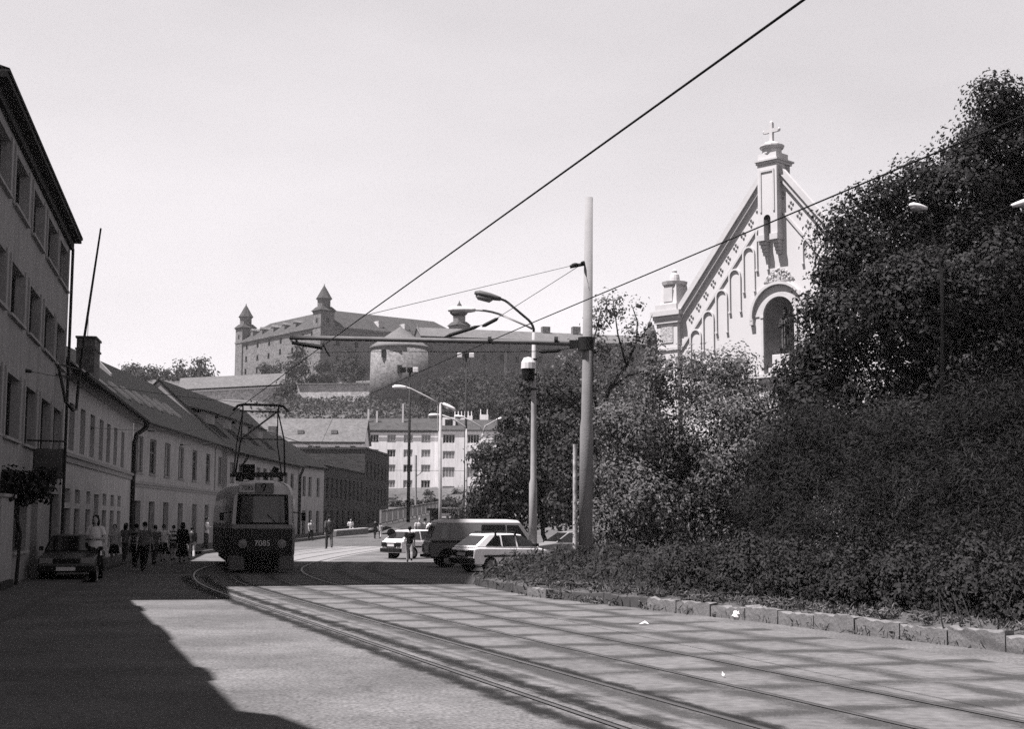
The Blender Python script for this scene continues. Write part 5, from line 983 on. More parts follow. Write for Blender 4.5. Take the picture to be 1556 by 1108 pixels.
def make_cars():
    def at(px, py, D): q = P(px, py, D); return (q[0], D, 0)
    h = math.atan2(.62, .78)
    car('hatchback', 'white hatchback with roof bars half hidden behind the creeping conifers', 'car', at(770, 850, 50.0), math.atan2(.56, .83), 'hatch', 'carw', True)
    car('hatchback', 'white hatchback without roof bars parked left of the dark van', 'car', at(643, 830, 66.5), math.atan2(.66, .75), 'hatch', 'carw')
    car('saloon_car', 'pale saloon car facing left behind the pole and bushes', 'car', at(862, 812, 63), math.atan2(-.35, -.94), 'saloon', 'carg')
    car('saloon_car', 'dark saloon car parked at the kerb by the woman in a white T-shirt', 'car', at(111, 850, 41.0), R(90 + 12 + 180), 'saloon', 'card')
    # van
    q = P(727, 840, 54.5); t = thing('van', 'dark two-tone panel van with a pale roof parked beside the white hatchback', 'van', (q[0], 54.5, 0), R(13)); HW = .86; t.scale = (.93, .9, .89)
    lo = [(-2.15, .42), (2.1, .42), (2.22, .6), (2.2, .95), (2.1, 1.12), (-2.14, 1.12), (-2.2, .9)]; up = [(-2.13, 1.121), (2.09, 1.121), (1.62, 1.86), (-1.86, 1.86)]; rf = [(-1.87, 1.861), (1.63, 1.861), (1.5, 1.99), (1.0, 2.03), (-1.4, 2.03), (-1.8, 1.98)]
    loft('lower_body', (lo, [HW] * 7), 'vanl', t, .05); loft('upper_body', (up, [HW - .02, HW - .02, HW - .12, HW - .12]), 'vanu', t, .03); loft('roof', (rf, [HW - .1, HW - .1, HW - .18, HW - .2, HW - .2, HW - .18]), 'vanr', t, .04)
    for s in (-1, 1):
        sp = lambda x, z: (x, s * (HW - .02 - .1 * (z - 1.12) / .74), z)
        quad_pane('side_window', [sp(-1.72, 1.22), sp(-1.62, 1.78), sp(-1.42, 1.78), sp(-1.46, 1.22)], t, ny=(0, s, 0)); pn = quad_pane('side_panel', [sp(-1.34, 1.22), sp(-1.3, 1.76), sp(-.05, 1.76), sp(-.05, 1.22)], t, 'vanu', .02, ny=(0, s, 0))
        quad_pane('window_seal', [sp(-.02, 1.2), sp(-.02, 1.8), sp(.95, 1.8), sp(.95, 1.2)], t, 'black', .012, ny=(0, s, 0)); quad_pane('side_window', [sp(.03, 1.25), sp(.03, 1.75), sp(.9, 1.75), sp(.9, 1.25)], t, 'cglass', .02, ny=(0, s, 0)); quad_pane('door_window', [sp(1.02, 1.22), sp(1.02, 1.78), sp(1.5, 1.78), sp(1.86, 1.22)], t, ny=(0, s, 0))
        ob('waist_strip', MB().box(-2.1, 2.06, s * (HW + .006) - .006, s * (HW + .006) + .006, 1.04, 1.1), M['plastic'], t)
        ob('wheel_arch', MB().prism(arc(-1.4, .4, .42, 0, math.pi, 12), s * HW - .015, s * HW + .008, 'y'), M['black'], t); ob('wheel_arch', MB().prism(arc(1.4, .4, .42, 0, math.pi, 12), s * HW - .015, s * HW + .008, 'y'), M['black'], t)
        ob('tail_light', MB().box(-2.23, -2.14, s * .7 - .07, s * .7 + .07, .62, .95), M['tbelt'], t)
    quad_pane('windscreen', [(2.03, -.72, 1.22), (2.03, .72, 1.22), (1.68, .64, 1.78), (1.68, -.64, 1.78)], t, ny=(1, 0, .5)); quad_pane('rear_window', [(-2.1, -.6, 1.24), (-2.1, .6, 1.24), (-1.92, .56, 1.74), (-1.92, -.56, 1.74)], t, ny=(-1, 0, .3))
    ob('bumper', MB().box(-2.3, -2.16, -.8, .8, .42, .54), M['black'], t); ob('bumper', MB().box(2.2, 2.32, -.8, .8, .42, .56), M['black'], t); wheels(t, (1.4, -1.4), HW - .02, .34)
make_cars()
# ------------------------------------------------------------------ street bits
def make_bits():
    a, b = P(594, 838, 66), P(594, 806, 66); t = thing('bollard', 'white bollard with a dark round sign beside the white car', 'bollard', (a[0], 66, 0)); ob('post', MB().tube([(0, 0, 0), (0, 0, .25), (0, 0, 1.0)], .09, 10), M['c_white'], t); ob('sign_head', MB().tube([(0, -.05, 1.18), (0, .03, 1.18)], [.19, .19], 16).bar((0, 0, .98), (0, 0, 1.1), .06), M['black'], t); ob('base', MB().tube([(0, 0, 0), (0, 0, .42)], .12, 10), M['metald'], t)
    # railing along the rising ramp
    D0, D1 = 138., 190.; A, B = P(578, 799, D0), P(668, 779, D1); t = thing('railing', 'long metal railing with upright panels climbing beside the dark brick house', 'railing', (A[0], A[1], A[2])); d = B - A; h = 1.5
    n = 13
    for i in range(n + 1): q = d * i / n; ob('post', MB().box(q[0] - .09, q[0] + .09, q[1] - .09, q[1] + .09, q[2] - .4, q[2] + h), M['metal'], t)
    for i in range(n):
        q0, q1 = d * i / n, d * (i + 1) / n; mb = MB()
        for z in (.25, h - .1): mb.bar(q0 + (0, 0, z), q1 + (0, 0, z), .08)
        for f in np.linspace(.1, .9, 9): q = q0 + (q1 - q0) * f; mb.box(q[0] - .03, q[0] + .03, q[1] - .03, q[1] + .03, q[2] + .25, q[2] + h - .1)
        ob('panel', mb, mat('railing_paint', .11, .2, 2, .7), t)
    # grass bank under the railing, rising to the right
    mb = MB(); L = [A - (1., 0, .05), B - (1, 0, .05)]; pts = []
    for f in np.linspace(0, 1, 9):
        p = A + d * f; w = 6 + 10 * f
        pts += [(p[0] - .8, p[1], p[2] - .02), (p[0] + .6, p[1] - 1, p[2] - .05), (p[0] + w * .6, p[1] - 6, hz(0, p[1] - 6) + (p[2] - hz(0, p[1])) * .5), (p[0] + w * 1.3, p[1] - 12, hz(0, p[1] - 12) - .1)]
    f = [(4 * i + j, 4 * i + j + 1, 4 * i + 5 + j, 4 * i + 4 + j) for i in range(8) for j in range(3)]; tag(ob('bank', MB().add(pts, f), mat('bank_grass', .035, .4, .5, .95, .3, 8)), kind='structure')
    # pavement on the left with its kerb, and the low wall of the far pavement
    def pav(pts, w, name, h=.13):
        L = [np.array(p[:2]) for p in pts]; Rr = off(L, w); v = []
        for a, b in zip(L, Rr): g = hz(0, a[1]); v += [(a[0], a[1], g + h), (b[0], b[1], g + h), (b[0], b[1], g - .05)]
        f = [(3 * i + j, 3 * i + j + 1, 3 * i + 4 + j, 3 * i + 3 + j) for i in range(len(L) - 1) for j in range(2)]; tag(ob(name, MB().add(v, f), M['pave']), kind='structure')
    pav([(-4.2, -.5), (-6.5, 7.2), N_.w(-19, 0), N_.w(-.4, 0), H2.w(0, 0)], 1.5, 'pavement', .1); pav([H3.w(0, 0), H3.w(28.5, 0), H4.w(29, 0), (P(489, 750, 136)[0], 136), (P(560, 750, 165)[0], 165)], 3.6, 'pavement', .16)
    a, b = P(507, 812, 122), P(556, 808, 128); mb = MB(); d = b - a; t = thing('low_wall', 'low pale wall beside the far pavement where a person sits', 'wall', tuple(a)); ob('wall', MB().bar((0, 0, 0), d + (0, 0, 0), .5, .44), M['kerb'], t); ob('coping', MB().bar((0, 0, .28), d + (0, 0, .28), .6, .1), M['c_pale'], t)
    # shelter
    D = 150.; a = P(672, 790, D); t = thing('tram_shelter', 'small dark shelter with a flat roof behind the van', 'shelter', (a[0], D, hz(0, D))); z = P(672, 773, D)[2] - hz(0, D)
    ob('roof', MB().box(-1.6, 1.5, -1, 1, z - .25, z), M['black'], t); ob('back_wall', MB().box(-1.2, 1.2, .6, .7, 0, z - .26), M['framed'], t)
    for x in (-1.2, 1.2): ob('post', MB().box(x - .06, x + .06, -.8, -.68, 0, z - .26), M['metald'], t)
    ob('name_board', MB().box(-.1, 1.2, -.9, -.82, z - 1.0, z - .5), M['lampw'], t)
make_bits()
# ------------------------------------------------------------------ vegetation: leaf-sized faces in clumps through the crown's volume
def leaf_mesh(name, cen, nrm, size, aspect=.6, fold=.25, mat_=None):
    n = len(cen); r = RNG.normal(size=(n, 3)); nrm = nrm / (np.linalg.norm(nrm, axis=1, keepdims=True) + 1e-9)
    a = np.cross(r, nrm); a /= np.linalg.norm(a, axis=1, keepdims=True) + 1e-9; b = np.cross(nrm, a)
    s = size * RNG.uniform(.4, 1.5, (n, 1)); v = np.empty((n, 4, 3))
    v[:, 0] = cen - a * s * .5; v[:, 1] = cen + b * s * aspect * .5 + nrm * s * fold; v[:, 2] = cen + a * s * .5; v[:, 3] = cen - b * s * aspect * .5 + nrm * s * fold
    me = bpy.data.meshes.new(name); me.vertices.add(4 * n); me.vertices.foreach_set('co', v.reshape(-1).astype(np.float32))
    me.loops.add(4 * n); me.loops.foreach_set('vertex_index', np.arange(4 * n, dtype=np.int32)); me.polygons.add(n); me.polygons.foreach_set('loop_start', np.arange(0, 4 * n, 4, dtype=np.int32)); me.polygons.foreach_set('loop_total', np.full(n, 4, dtype=np.int32))
    me.update(calc_edges=True); me.materials.append(M[mat_]); return me
def cloud(blobs, n, size, clump=.35, per=26, shell=.5, up=.5, flat=.8, stretch=None):
    """blobs: (centre, (rx,ry,rz)) ellipsoids; leaves gathered in clumps between shell*r and r, skipping what lies deep inside other blobs"""
    C = np.array([b[0] for b in blobs]); Rr = np.array([b[1] for b in blobs]); w = (Rr[:, 0] * Rr[:, 2]) ** 1.0; w /= w.sum()
    m = max(4, n // per); out_c = []; tries = 0
    while len(out_c) < m and tries < 40:
        tries += 1; k = RNG.choice(len(blobs), m, p=w); d = RNG.normal(size=(m, 3)); d /= np.linalg.norm(d, axis=1, keepdims=True)
        rad = RNG.uniform(shell ** 3, 1.06, (m, 1)) ** (1 / 3) * (1 + .1 * RNG.normal(size=(m, 1)).clip(-1.5, 1.1)); p = C[k] + d * Rr[k] * rad
        q = np.min(np.linalg.norm((p[:, None] - C[None]) / Rr[None], axis=2) + np.eye(len(blobs))[k] * 9, axis=1) if len(blobs) > 1 else np.full(m, 9.)
        for i in np.where(q > .55)[0]: out_c.append((p[i], d[i]))
    out_c = out_c[:m]; cc = np.array([a for a, b in out_c]); dd = np.array([b for a, b in out_c])
    cs = clump * RNG.uniform(.5, 1.4, (len(cc), 1, 1)); o = RNG.normal(size=(len(cc), per, 3)); o *= (RNG.uniform(0, 1, (len(cc), per, 1)) ** (1 / 3)) / (np.linalg.norm(o, axis=2, keepdims=True) + 1e-9) * cs * 1.9; o[..., 2] *= flat
    p = (cc[:, None] + o).reshape(-1, 3); nr = (dd[:, None] * .8 + np.array([0, 0, up * .8]) + RNG.normal(size=(len(cc), per, 3)) * .36 + o / (cs + 1e-6) * .5).reshape(-1, 3)
    return p, nr
def PB(px, py, D, r, ry=None, rz=None):
    c = P(px, py, D); k = D / F; rx = r * k; return (c, (rx, (ry or r) * k, (rz or r) * k))
def limb_tube(mb, a, b, r0, r1, wob=.15, n=6):
    a, b = np.array(a, float), np.array(b, float); L = np.linalg.norm(b - a)
    pts = [a + (b - a) * t + RNG.normal(size=3) * wob * L * .12 * (0 < t < 1) + np.array([0, 0, 1]) * L * .06 * math.sin(math.pi * t) for t in np.linspace(0, 1, n)]
    mb.tube(pts, list(np.linspace(r0, r1, n)), 8); return pts
def tree(name, label, blobs, n, size, mat_, base=None, trunk=.2, clump=.35, per=26, shell=.5, group=None, cat='tree', aspect=.65, up=.5, z0=None, limbs=7, fold=.25, crown='crown', bark='bark', flat=.8):
    C = np.array([b[0] for b in blobs]); c = C.mean(0)
    if base is None: base = (c[0], c[1])
    z = hz(*base) if z0 is None else z0
    t = thing(name, label, cat, (base[0], base[1], z), 0, group); o = np.array([base[0], base[1], z])
    p, nr = cloud(blobs, n, size, clump, per, shell, up, flat); ob(crown, leaf_mesh(crown, p - o, nr, size, aspect, fold, mat_), None, t)
    if trunk:
        mb = MB(); top = c - o; fork = np.array([top[0] * .4, top[1] * .4, max(.3, (C[:, 2].min() - z) * .75)])
        limb_tube(mb, (0, 0, -.1), fork, trunk, trunk * .7, .3); idx = RNG.permutation(len(blobs))[:limbs]
        for i in idx: limb_tube(mb, fork, C[i] - o, trunk * .5, trunk * .1, .5, 7)
        ob('trunk', mb, M[bark], t, smooth=True)
    return t
def make_trees():
    # the big dark tree on the right
    D = 41; bl = []
    for px, py, r, dd in ((1300, 395, 52, 0), (1375, 355, 62, 1), (1462, 300, 70, 0), (1540, 225, 72, 1), (1640, 260, 100, 0), (1288, 490, 58, -1), (1380, 470, 85, -2), (1500, 430, 100, -2), (1620, 430, 120, 0), (1252, 560, 52, 0), (1350, 600, 72, -1), (1480, 570, 90, -2), (1610, 600, 120, -1), (1276, 340, 22, 0), (1515, 160, 24, 0), (1445, 240, 24, 0), (1430, 395, 60, 3), (1550, 330, 90, 2), (1262, 430, 24, 0), (1512, 140, 12, 0), (1205, 580, 30, 1), (1330, 310, 26, 0), (1400, 270, 22, 1), (1480, 215, 26, 0), (1240, 470, 22, 0), (1390, 282, 26, 0), (1350, 300, 24, 0), (1285, 345, 26, 0), (1235, 625, 42, -1), (1300, 650, 50, -2), (1350, 670, 50, -3), (1400, 660, 60, -3), (1260, 690, 45, -3), (1320, 720, 45, -4)):
        bl.append(PB(px, py, D + dd * .8, r, r * 1.0))
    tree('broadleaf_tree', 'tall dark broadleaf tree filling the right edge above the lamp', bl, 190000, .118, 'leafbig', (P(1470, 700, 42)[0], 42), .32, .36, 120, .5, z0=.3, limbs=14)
    # sparse tree behind the concrete pole
    D = 52; bl = [PB(*q) for q in ((930, 470, D, 26), (908, 490, D, 16), (962, 505, D, 20), (905, 530, D, 24), (945, 545, D + 1, 22), (985, 520, D, 14), (860, 560, D, 26), (905, 585, D, 30), (950, 600, D, 24), (880, 540, D + 1, 16), (970, 465, D, 10))]
    t = tree('sparse_tree', 'sparse tree with bare dark branches beside the concrete pole', bl, 2300, .13, 'leaflight', (P(905, 800, D)[0], D), 0, .22, 9, .1, z0=.2)
    o = np.array([t.location.x, D, .2]); mb = MB(); K = lambda px, py: P(px, py, D) - o
    for pts, r0, r1 in (([(905, 800), (906, 700), (912, 640), (928, 590), (950, 555)], .12, .06), ([(928, 590), (955, 572), (985, 560)], .06, .03), ([(912, 640), (900, 590), (900, 530), (912, 470)], .08, .02), ([(950, 555), (965, 520), (968, 490), (960, 462)], .05, .015), ([(950, 555), (940, 510), (932, 450)], .045, .015), ([(905, 690), (880, 620), (850, 590), (828, 575)], .07, .02), ([(965, 520), (985, 500), (992, 478)], .025, .01), ([(932, 500), (915, 480), (905, 452)], .02, .008), ([(900, 560), (885, 530), (872, 515)], .03, .01)):
        mb.tube([K(*p) + RNG.normal(size=3) * .04 for p in pts], list(np.linspace(r0, r1, len(pts))), 7)
    ob('trunk', mb, M['bark'], t, smooth=True)
    # bushes with paler leaves in front of the church
    D = 44; z = .3
    tree('leafy_shrub', 'large loose pale-leaved shrub right of the concrete pole', [PB(*q) for q in ((965, 660, D, 52), (1000, 610, D + 1, 44), (940, 720, D, 40), (985, 760, D - 1, 55), (930, 800, D, 40), (1030, 700, D + 1, 55), (1010, 570, D, 26), (990, 545, D, 14), (925, 640, D, 22), (1040, 800, D, 50), (980, 840, D, 50), (1060, 740, D + 2, 60), (1000, 690, D + 2, 60))], 36000, .12, 'leaflight', None, .09, .32, 55, .35, z0=z, cat='shrub', aspect=.5)
    tree('leafy_shrub', 'large pale-leaved shrub reaching the church niche', [PB(*q) for q in ((1075, 585, D + 1, 44), (1110, 570, D + 2, 36), (1140, 632, D, 46), (1085, 660, D, 60), (1170, 660, D, 46), (1130, 710, D - 1, 60), (1090, 770, D, 55), (1180, 740, D, 55), (1060, 560, D + 2, 24), (1122, 560, D + 1, 16), (1142, 592, D + 1, 18), (1140, 790, D, 50), (1200, 610, D, 30), (1110, 740, D + 2, 70), (1180, 800, D, 60), (1100, 840, D, 60), (1150, 680, D + 2, 60))], 42000, .12, 'leaflight', None, .09, .32, 55, .35, z0=z, cat='shrub', aspect=.5)
    # mid trees left of the concrete pole
    for lab, q, n in (('dense dark tree standing directly behind the van', ((750, 690, 74, 30), (770, 730, 72, 36), (745, 745, 73, 26), (790, 690, 74, 34), (775, 775, 72, 34), (735, 700, 73, 18), (730, 770, 73, 22), (800, 740, 73, 30)), 9000), ('taller dense tree behind the tall slim street lamp', ((800, 640, 76, 36), (835, 605, 76, 36), (850, 655, 75, 40), (815, 700, 75, 38), (870, 610, 76, 30), (845, 720, 74, 38), (810, 590, 77, 22), (785, 655, 76, 22), (835, 770, 74, 36)), 12000), ('dark bushy tree behind the pale saloon car', ((890, 680, 72, 36), (880, 730, 71, 36), (905, 640, 73, 26), (900, 760, 71, 36), (860, 770, 71, 28), (925, 720, 70, 34), (865, 690, 72, 26)), 8000)):
        tree('dense_tree', lab, [PB(*x) for x in q], n, .2, 'leafmid', None, .14, .36, 22, .45, z0=.0)
    # dark conifer shrubs behind the kerb
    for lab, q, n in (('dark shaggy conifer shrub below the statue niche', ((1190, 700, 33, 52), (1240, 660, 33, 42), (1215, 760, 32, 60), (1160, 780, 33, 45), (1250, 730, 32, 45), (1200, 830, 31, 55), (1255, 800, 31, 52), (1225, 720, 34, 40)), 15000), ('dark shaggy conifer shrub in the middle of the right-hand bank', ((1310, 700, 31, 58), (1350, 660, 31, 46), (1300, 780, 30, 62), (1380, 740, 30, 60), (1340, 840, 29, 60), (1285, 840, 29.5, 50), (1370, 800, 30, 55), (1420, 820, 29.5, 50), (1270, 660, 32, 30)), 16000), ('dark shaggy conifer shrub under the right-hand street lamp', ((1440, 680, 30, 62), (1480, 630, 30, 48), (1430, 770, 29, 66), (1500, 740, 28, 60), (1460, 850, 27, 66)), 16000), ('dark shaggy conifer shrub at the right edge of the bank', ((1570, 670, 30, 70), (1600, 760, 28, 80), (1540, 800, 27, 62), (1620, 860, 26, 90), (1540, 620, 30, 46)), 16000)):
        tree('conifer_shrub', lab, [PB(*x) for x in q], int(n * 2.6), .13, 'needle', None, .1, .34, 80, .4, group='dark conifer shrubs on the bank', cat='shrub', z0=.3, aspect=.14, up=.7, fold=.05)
    # rounded low bushes along the kerb
    for i, (px, py, D, r, lab) in enumerate(((1060, 890, 29.5, 52, 'low rounded dark bush where the kerb row begins'), (1140, 895, 28, 56, 'low rounded dark bush behind the white broken stone'), (1225, 900, 26.3, 56, 'low rounded dark bush between the broken stone and the thin bare stems'), (1300, 905, 25, 56, 'low rounded dark bush, third from the right along the kerb'), (1385, 910, 24, 60, 'low rounded dark bush, second from the right along the kerb'), (1480, 915, 22.8, 70, 'low rounded dark bush with thin bare stems at its foot'), (1580, 930, 21.3, 80, 'low rounded dark bush at the right edge along the kerb'))):
        tree('low_bush', lab, [PB(px, py, D, r, r * .9, r * .8), PB(px - r * .5, py - r * .3, D + .6, r * .7), PB(px + r * .5, py - r * .25, D + .5, r * .7), PB(px, py - r * .7, D + 1.2, r * .8), PB(px - r * .3, py + r * .35, D - .2, r * .55, r * .5, r * .4), PB(px + r * .35, py + r * .38, D - .2, r * .55, r * .5, r * .4)], 9500, .085, 'bushleaf', None, .03, .16, 50, .45, group='low bushes along the kerb', cat='bush', z0=.25, aspect=.5, crown='foliage')
    # creeping conifers: one mass without end
    p = []; 
    k = [q for q in smooth_path(KERB, 10) if 26.5 < q[1] < 47]
    n = 46000; i = RNG.integers(0, len(k), n); base = np.array([k[j] for j in i]) + RNG.normal(size=(n, 2)) * .15
    c = RNG.uniform(0, 1, n) ** .8 * 6.5; x = base[:, 0] + .05 + c * .93; y = base[:, 1] + c * .36
    xx = np.clip(c / 3.6, 0, 1.2); lump = .2 * np.sin(x * 2.1 + y * 1.3) + .17 * np.sin(x * 4.7 - y * 3.1) + .1 * np.sin(x * 9.3 + y * 7.7)
    top = .28 + (.74 - .3 * np.clip((y - 31) / 4, 0, 1)) * np.sin(np.clip(xx, 0, 1) * math.pi / 2) * np.clip((y - 25) / 5, .55, 1) + lump * np.clip(c, 0, 1)
    ph = np.stack([x, y, top - RNG.exponential(.10, n)], 1); ph += RNG.normal(size=(n, 3)) * .05
    nr = np.stack([-.45 + RNG.normal(size=n) * .6, -.3 + RNG.normal(size=n) * .6, .8 + RNG.normal(size=n) * .4], 1)
    me = leaf_mesh('creeping_conifers', ph, nr, .19, .2, .06, 'cover'); tag(ob('creeping_conifers', me, None), 'low dark mass of creeping conifers spilling over the kerb', 'ground cover', kind='stuff')
    n = 10000; k = [q for q in smooth_path(KERB, 14) if 14.5 < q[1] < 34]; i = RNG.integers(0, len(k), n); w = RNG.uniform(0, 1, n); tuft = np.floor(RNG.uniform(0, 1, n) * 300); hsh = np.modf(np.abs(np.sin(tuft * 12.9898) * 43758.5))[0]; h2 = np.modf(np.abs(np.sin(tuft * 78.233) * 9631.7))[0]
    ti = (h2 * (len(k) - 1)).astype(int); offx = np.where(hsh > .3, .12 + (hsh - .3) * .9, -.06); base = np.array([k[j] for j in ti]); c = np.stack([base[:, 0] + offx, base[:, 1] + offx * .4, np.where(hsh > .3, .27, .03)], 1) + RNG.normal(size=(n, 3)) * (.07, .07, .02)
    c[:, 2] += np.abs(RNG.normal(size=n)) * .05; tag(ob('weeds', leaf_mesh('weeds', c, RNG.normal(size=(n, 3)) + (0, -1., .3), .12, .16, .05, 'weed'), None), 'dry weeds and grass tufts along the kerb stones', 'weeds', kind='stuff')
    # thin bare stems at the foot of the bushes
    mb = MB()
    for px in (1436, 1444, 1452, 1463, 1478, 1530, 1538):
        a = P(px, 965, 20.9); mb.tube([a, a + (RNG.normal() * .05, .02, .22), a + (RNG.normal() * .12, .15, .6)], [.014, .012, .006], 5)
    tag(ob('bare_stem', mb, mat('pale_stem', 0.03, .3, 9, .9)), 'thin pale bare stems at the foot of the right-hand bushes', 'stems', kind='stuff')
    # vine over the shop front on the left
    q = [PB(x, y, D_, r) for x, y, D_, r in ((12, 735, 35, 20), (35, 735, 36, 18), (55, 738, 37, 14), (68, 728, 38, 10), (25, 752, 35.5, 16), (-10, 735, 34, 24), (62, 745, 37.5, 10))]
    t = tree('climbing_vine', 'dark leafy vine hanging over the shop front at the left edge', q, 2600, .16, 'leafbig', N_.w(-13, -.2)[:2], 0, .16, 12, .1, cat='vine', z0=0., crown='foliage')
    o = t.location; a = P(12, 735, 35); ob('stem', MB().tube([(0, 0, 0), (.1, -.1, 1.4), (a[0] - o.x, a[1] - o.y, a[2])], [.05, .04, .02], 6), M['bark'], t)
    # trees on the far left hill
    for i, (lab, q) in enumerate((('round dark tree on the far hill, leftmost above the house roofs', ((198, 568, 430, 14), (210, 575, 430, 16), (190, 580, 430, 12))), ('small dark tree on the far hill, second from the left above the roofs', ((232, 575, 436, 15), (245, 582, 436, 14), (225, 590, 436, 14))), ('dark tree on the far hill left of the tallest crown above the roofs', ((268, 568, 432, 18), (258, 585, 432, 18), (280, 582, 432, 18))), ('tallest dark tree on the far hill beside the rampart roof', ((304, 560, 428, 17), (298, 578, 428, 20), (316, 576, 428, 14), (310, 592, 428, 16))))):
        tree('hill_tree', lab, [PB(*x) for x in q], 1500, .9, 'leaffar', None, .35, 1.1, 16, .3, 'trees on the far left hill', limbs=3)
    cs = [('tall dark conical tree below the castle facade', ((452, 538, 425, 14, 14, 12), (455, 556, 425, 18, 18, 16), (456, 576, 424, 21, 21, 16), (442, 562, 424, 12), (420, 563, 428, 12))),
          ('dark round tree below the castle corner', ((532, 548, 440, 20), (545, 560, 440, 16), (522, 565, 440, 16), (535, 575, 439, 20))),
          ('dark tree hanging down the rampart above the tram pantograph', ((436, 600, 412, 20), (445, 618, 410, 20), (425, 605, 411, 14), (438, 588, 413, 14))),
          ('small bush between the castle trees', ((485, 578, 430, 10), (500, 577, 430, 8), (476, 580, 430, 8))),
          ('low shrub at the foot of the castle wall', ((405, 563, 440, 9), (492, 557, 450, 9), (415, 566, 440, 8)))]
    for lab, q in cs: tree('castle_tree', lab, [PB(*x) for x in q], 1900, .75, 'leaffar', None, .3, .8, 18, .25, 'trees on the castle slope', limbs=3)
    # wooded slope below the barrack wing, tree by tree
    k = 0
    for px, py, r in ((662, 600, 22), (690, 590, 24), (718, 585, 26), (745, 590, 26), (775, 585, 26), (805, 580, 24), (835, 582, 26), (865, 580, 24), (675, 615, 16), (702, 612, 18), (760, 608, 20), (730, 612, 16), (895, 575, 26), (930, 575, 26), (965, 575, 26)):
        D = 375 + (py - 590) * -2; k += 1
        tree('slope_tree', 'dense dark tree on the wooded slope under the long barrack wing', [PB(px, py, D, r), PB(px - r * .5, py + r * .3, D - 2, r * .7), PB(px + r * .5, py + r * .35, D - 2, r * .7), PB(px, py + r * .8, D - 4, r * .9)], 1500, .8, 'leaffar', None, .3, .9, 16, .25, 'trees on the wooded slope', limbs=2)
    # scrub strip over the hillside (uncountable)
    n = 20000; px = RNG.uniform(400, 760, n); D = RNG.uniform(318, 408, n); c = np.array([P(a, 640, d)[:2] for a, d in zip(px, D)])
    cl = RNG.normal(size=(n, 3)) * 1.0; gx = np.floor(c / 5) * 5 + 2.5 + RNG.normal(size=c.shape) * 1.4; z = np.array([hz(a, b) for a, b in gx]); h = (np.sin(np.floor(c[:, 0] / 5) * 12.9 + np.floor(c[:, 1] / 5) * 78.2) * .5 + .5) * 2.6
    pts = np.stack([gx[:, 0], gx[:, 1], z + RNG.uniform(0, 1, n) * h], 1); nr = RNG.normal(size=(n, 3)) + (0, -.3, .8)
    tag(ob('hill_scrub', leaf_mesh('hill_scrub', pts, nr, .8, .7, .2, 'leafscrub'), None), 'scrub and bushes covering the slope below the ramparts', 'scrub', kind='stuff')
    # bushes before the flats
    for px, py, r in ((603, 770, 9), (628, 768, 10), (655, 766, 11), (682, 765, 10), (712, 764, 12), (742, 764, 13)): tree('garden_bush', 'dark bush in the row below the white flats', [PB(px, py, 215, r), PB(px - r * .6, py + 4, 215, r * .7), PB(px + r * .6, py + 4, 215, r * .7)], 900, .4, 'leafmid', None, .05, .5, 14, .2, 'bushes in a row below the flats', cat='bush', crown='foliage')
    for lab, q in (('dark bush at the foot of the flats beside the shelter', ((705, 780, 140, 16), (690, 785, 140, 12), (722, 778, 140, 16), (738, 785, 140, 14))), ('small bush on a first-floor ledge of the flats', ((695, 752, 250, 7), (700, 757, 250, 6), (652, 752, 250, 6)))):
        tree('garden_bush', lab, [PB(*x) for x in q], 900, .4, 'leafmid', None, .05, .35, 14, .2, cat='bush', crown='foliage')
make_trees()
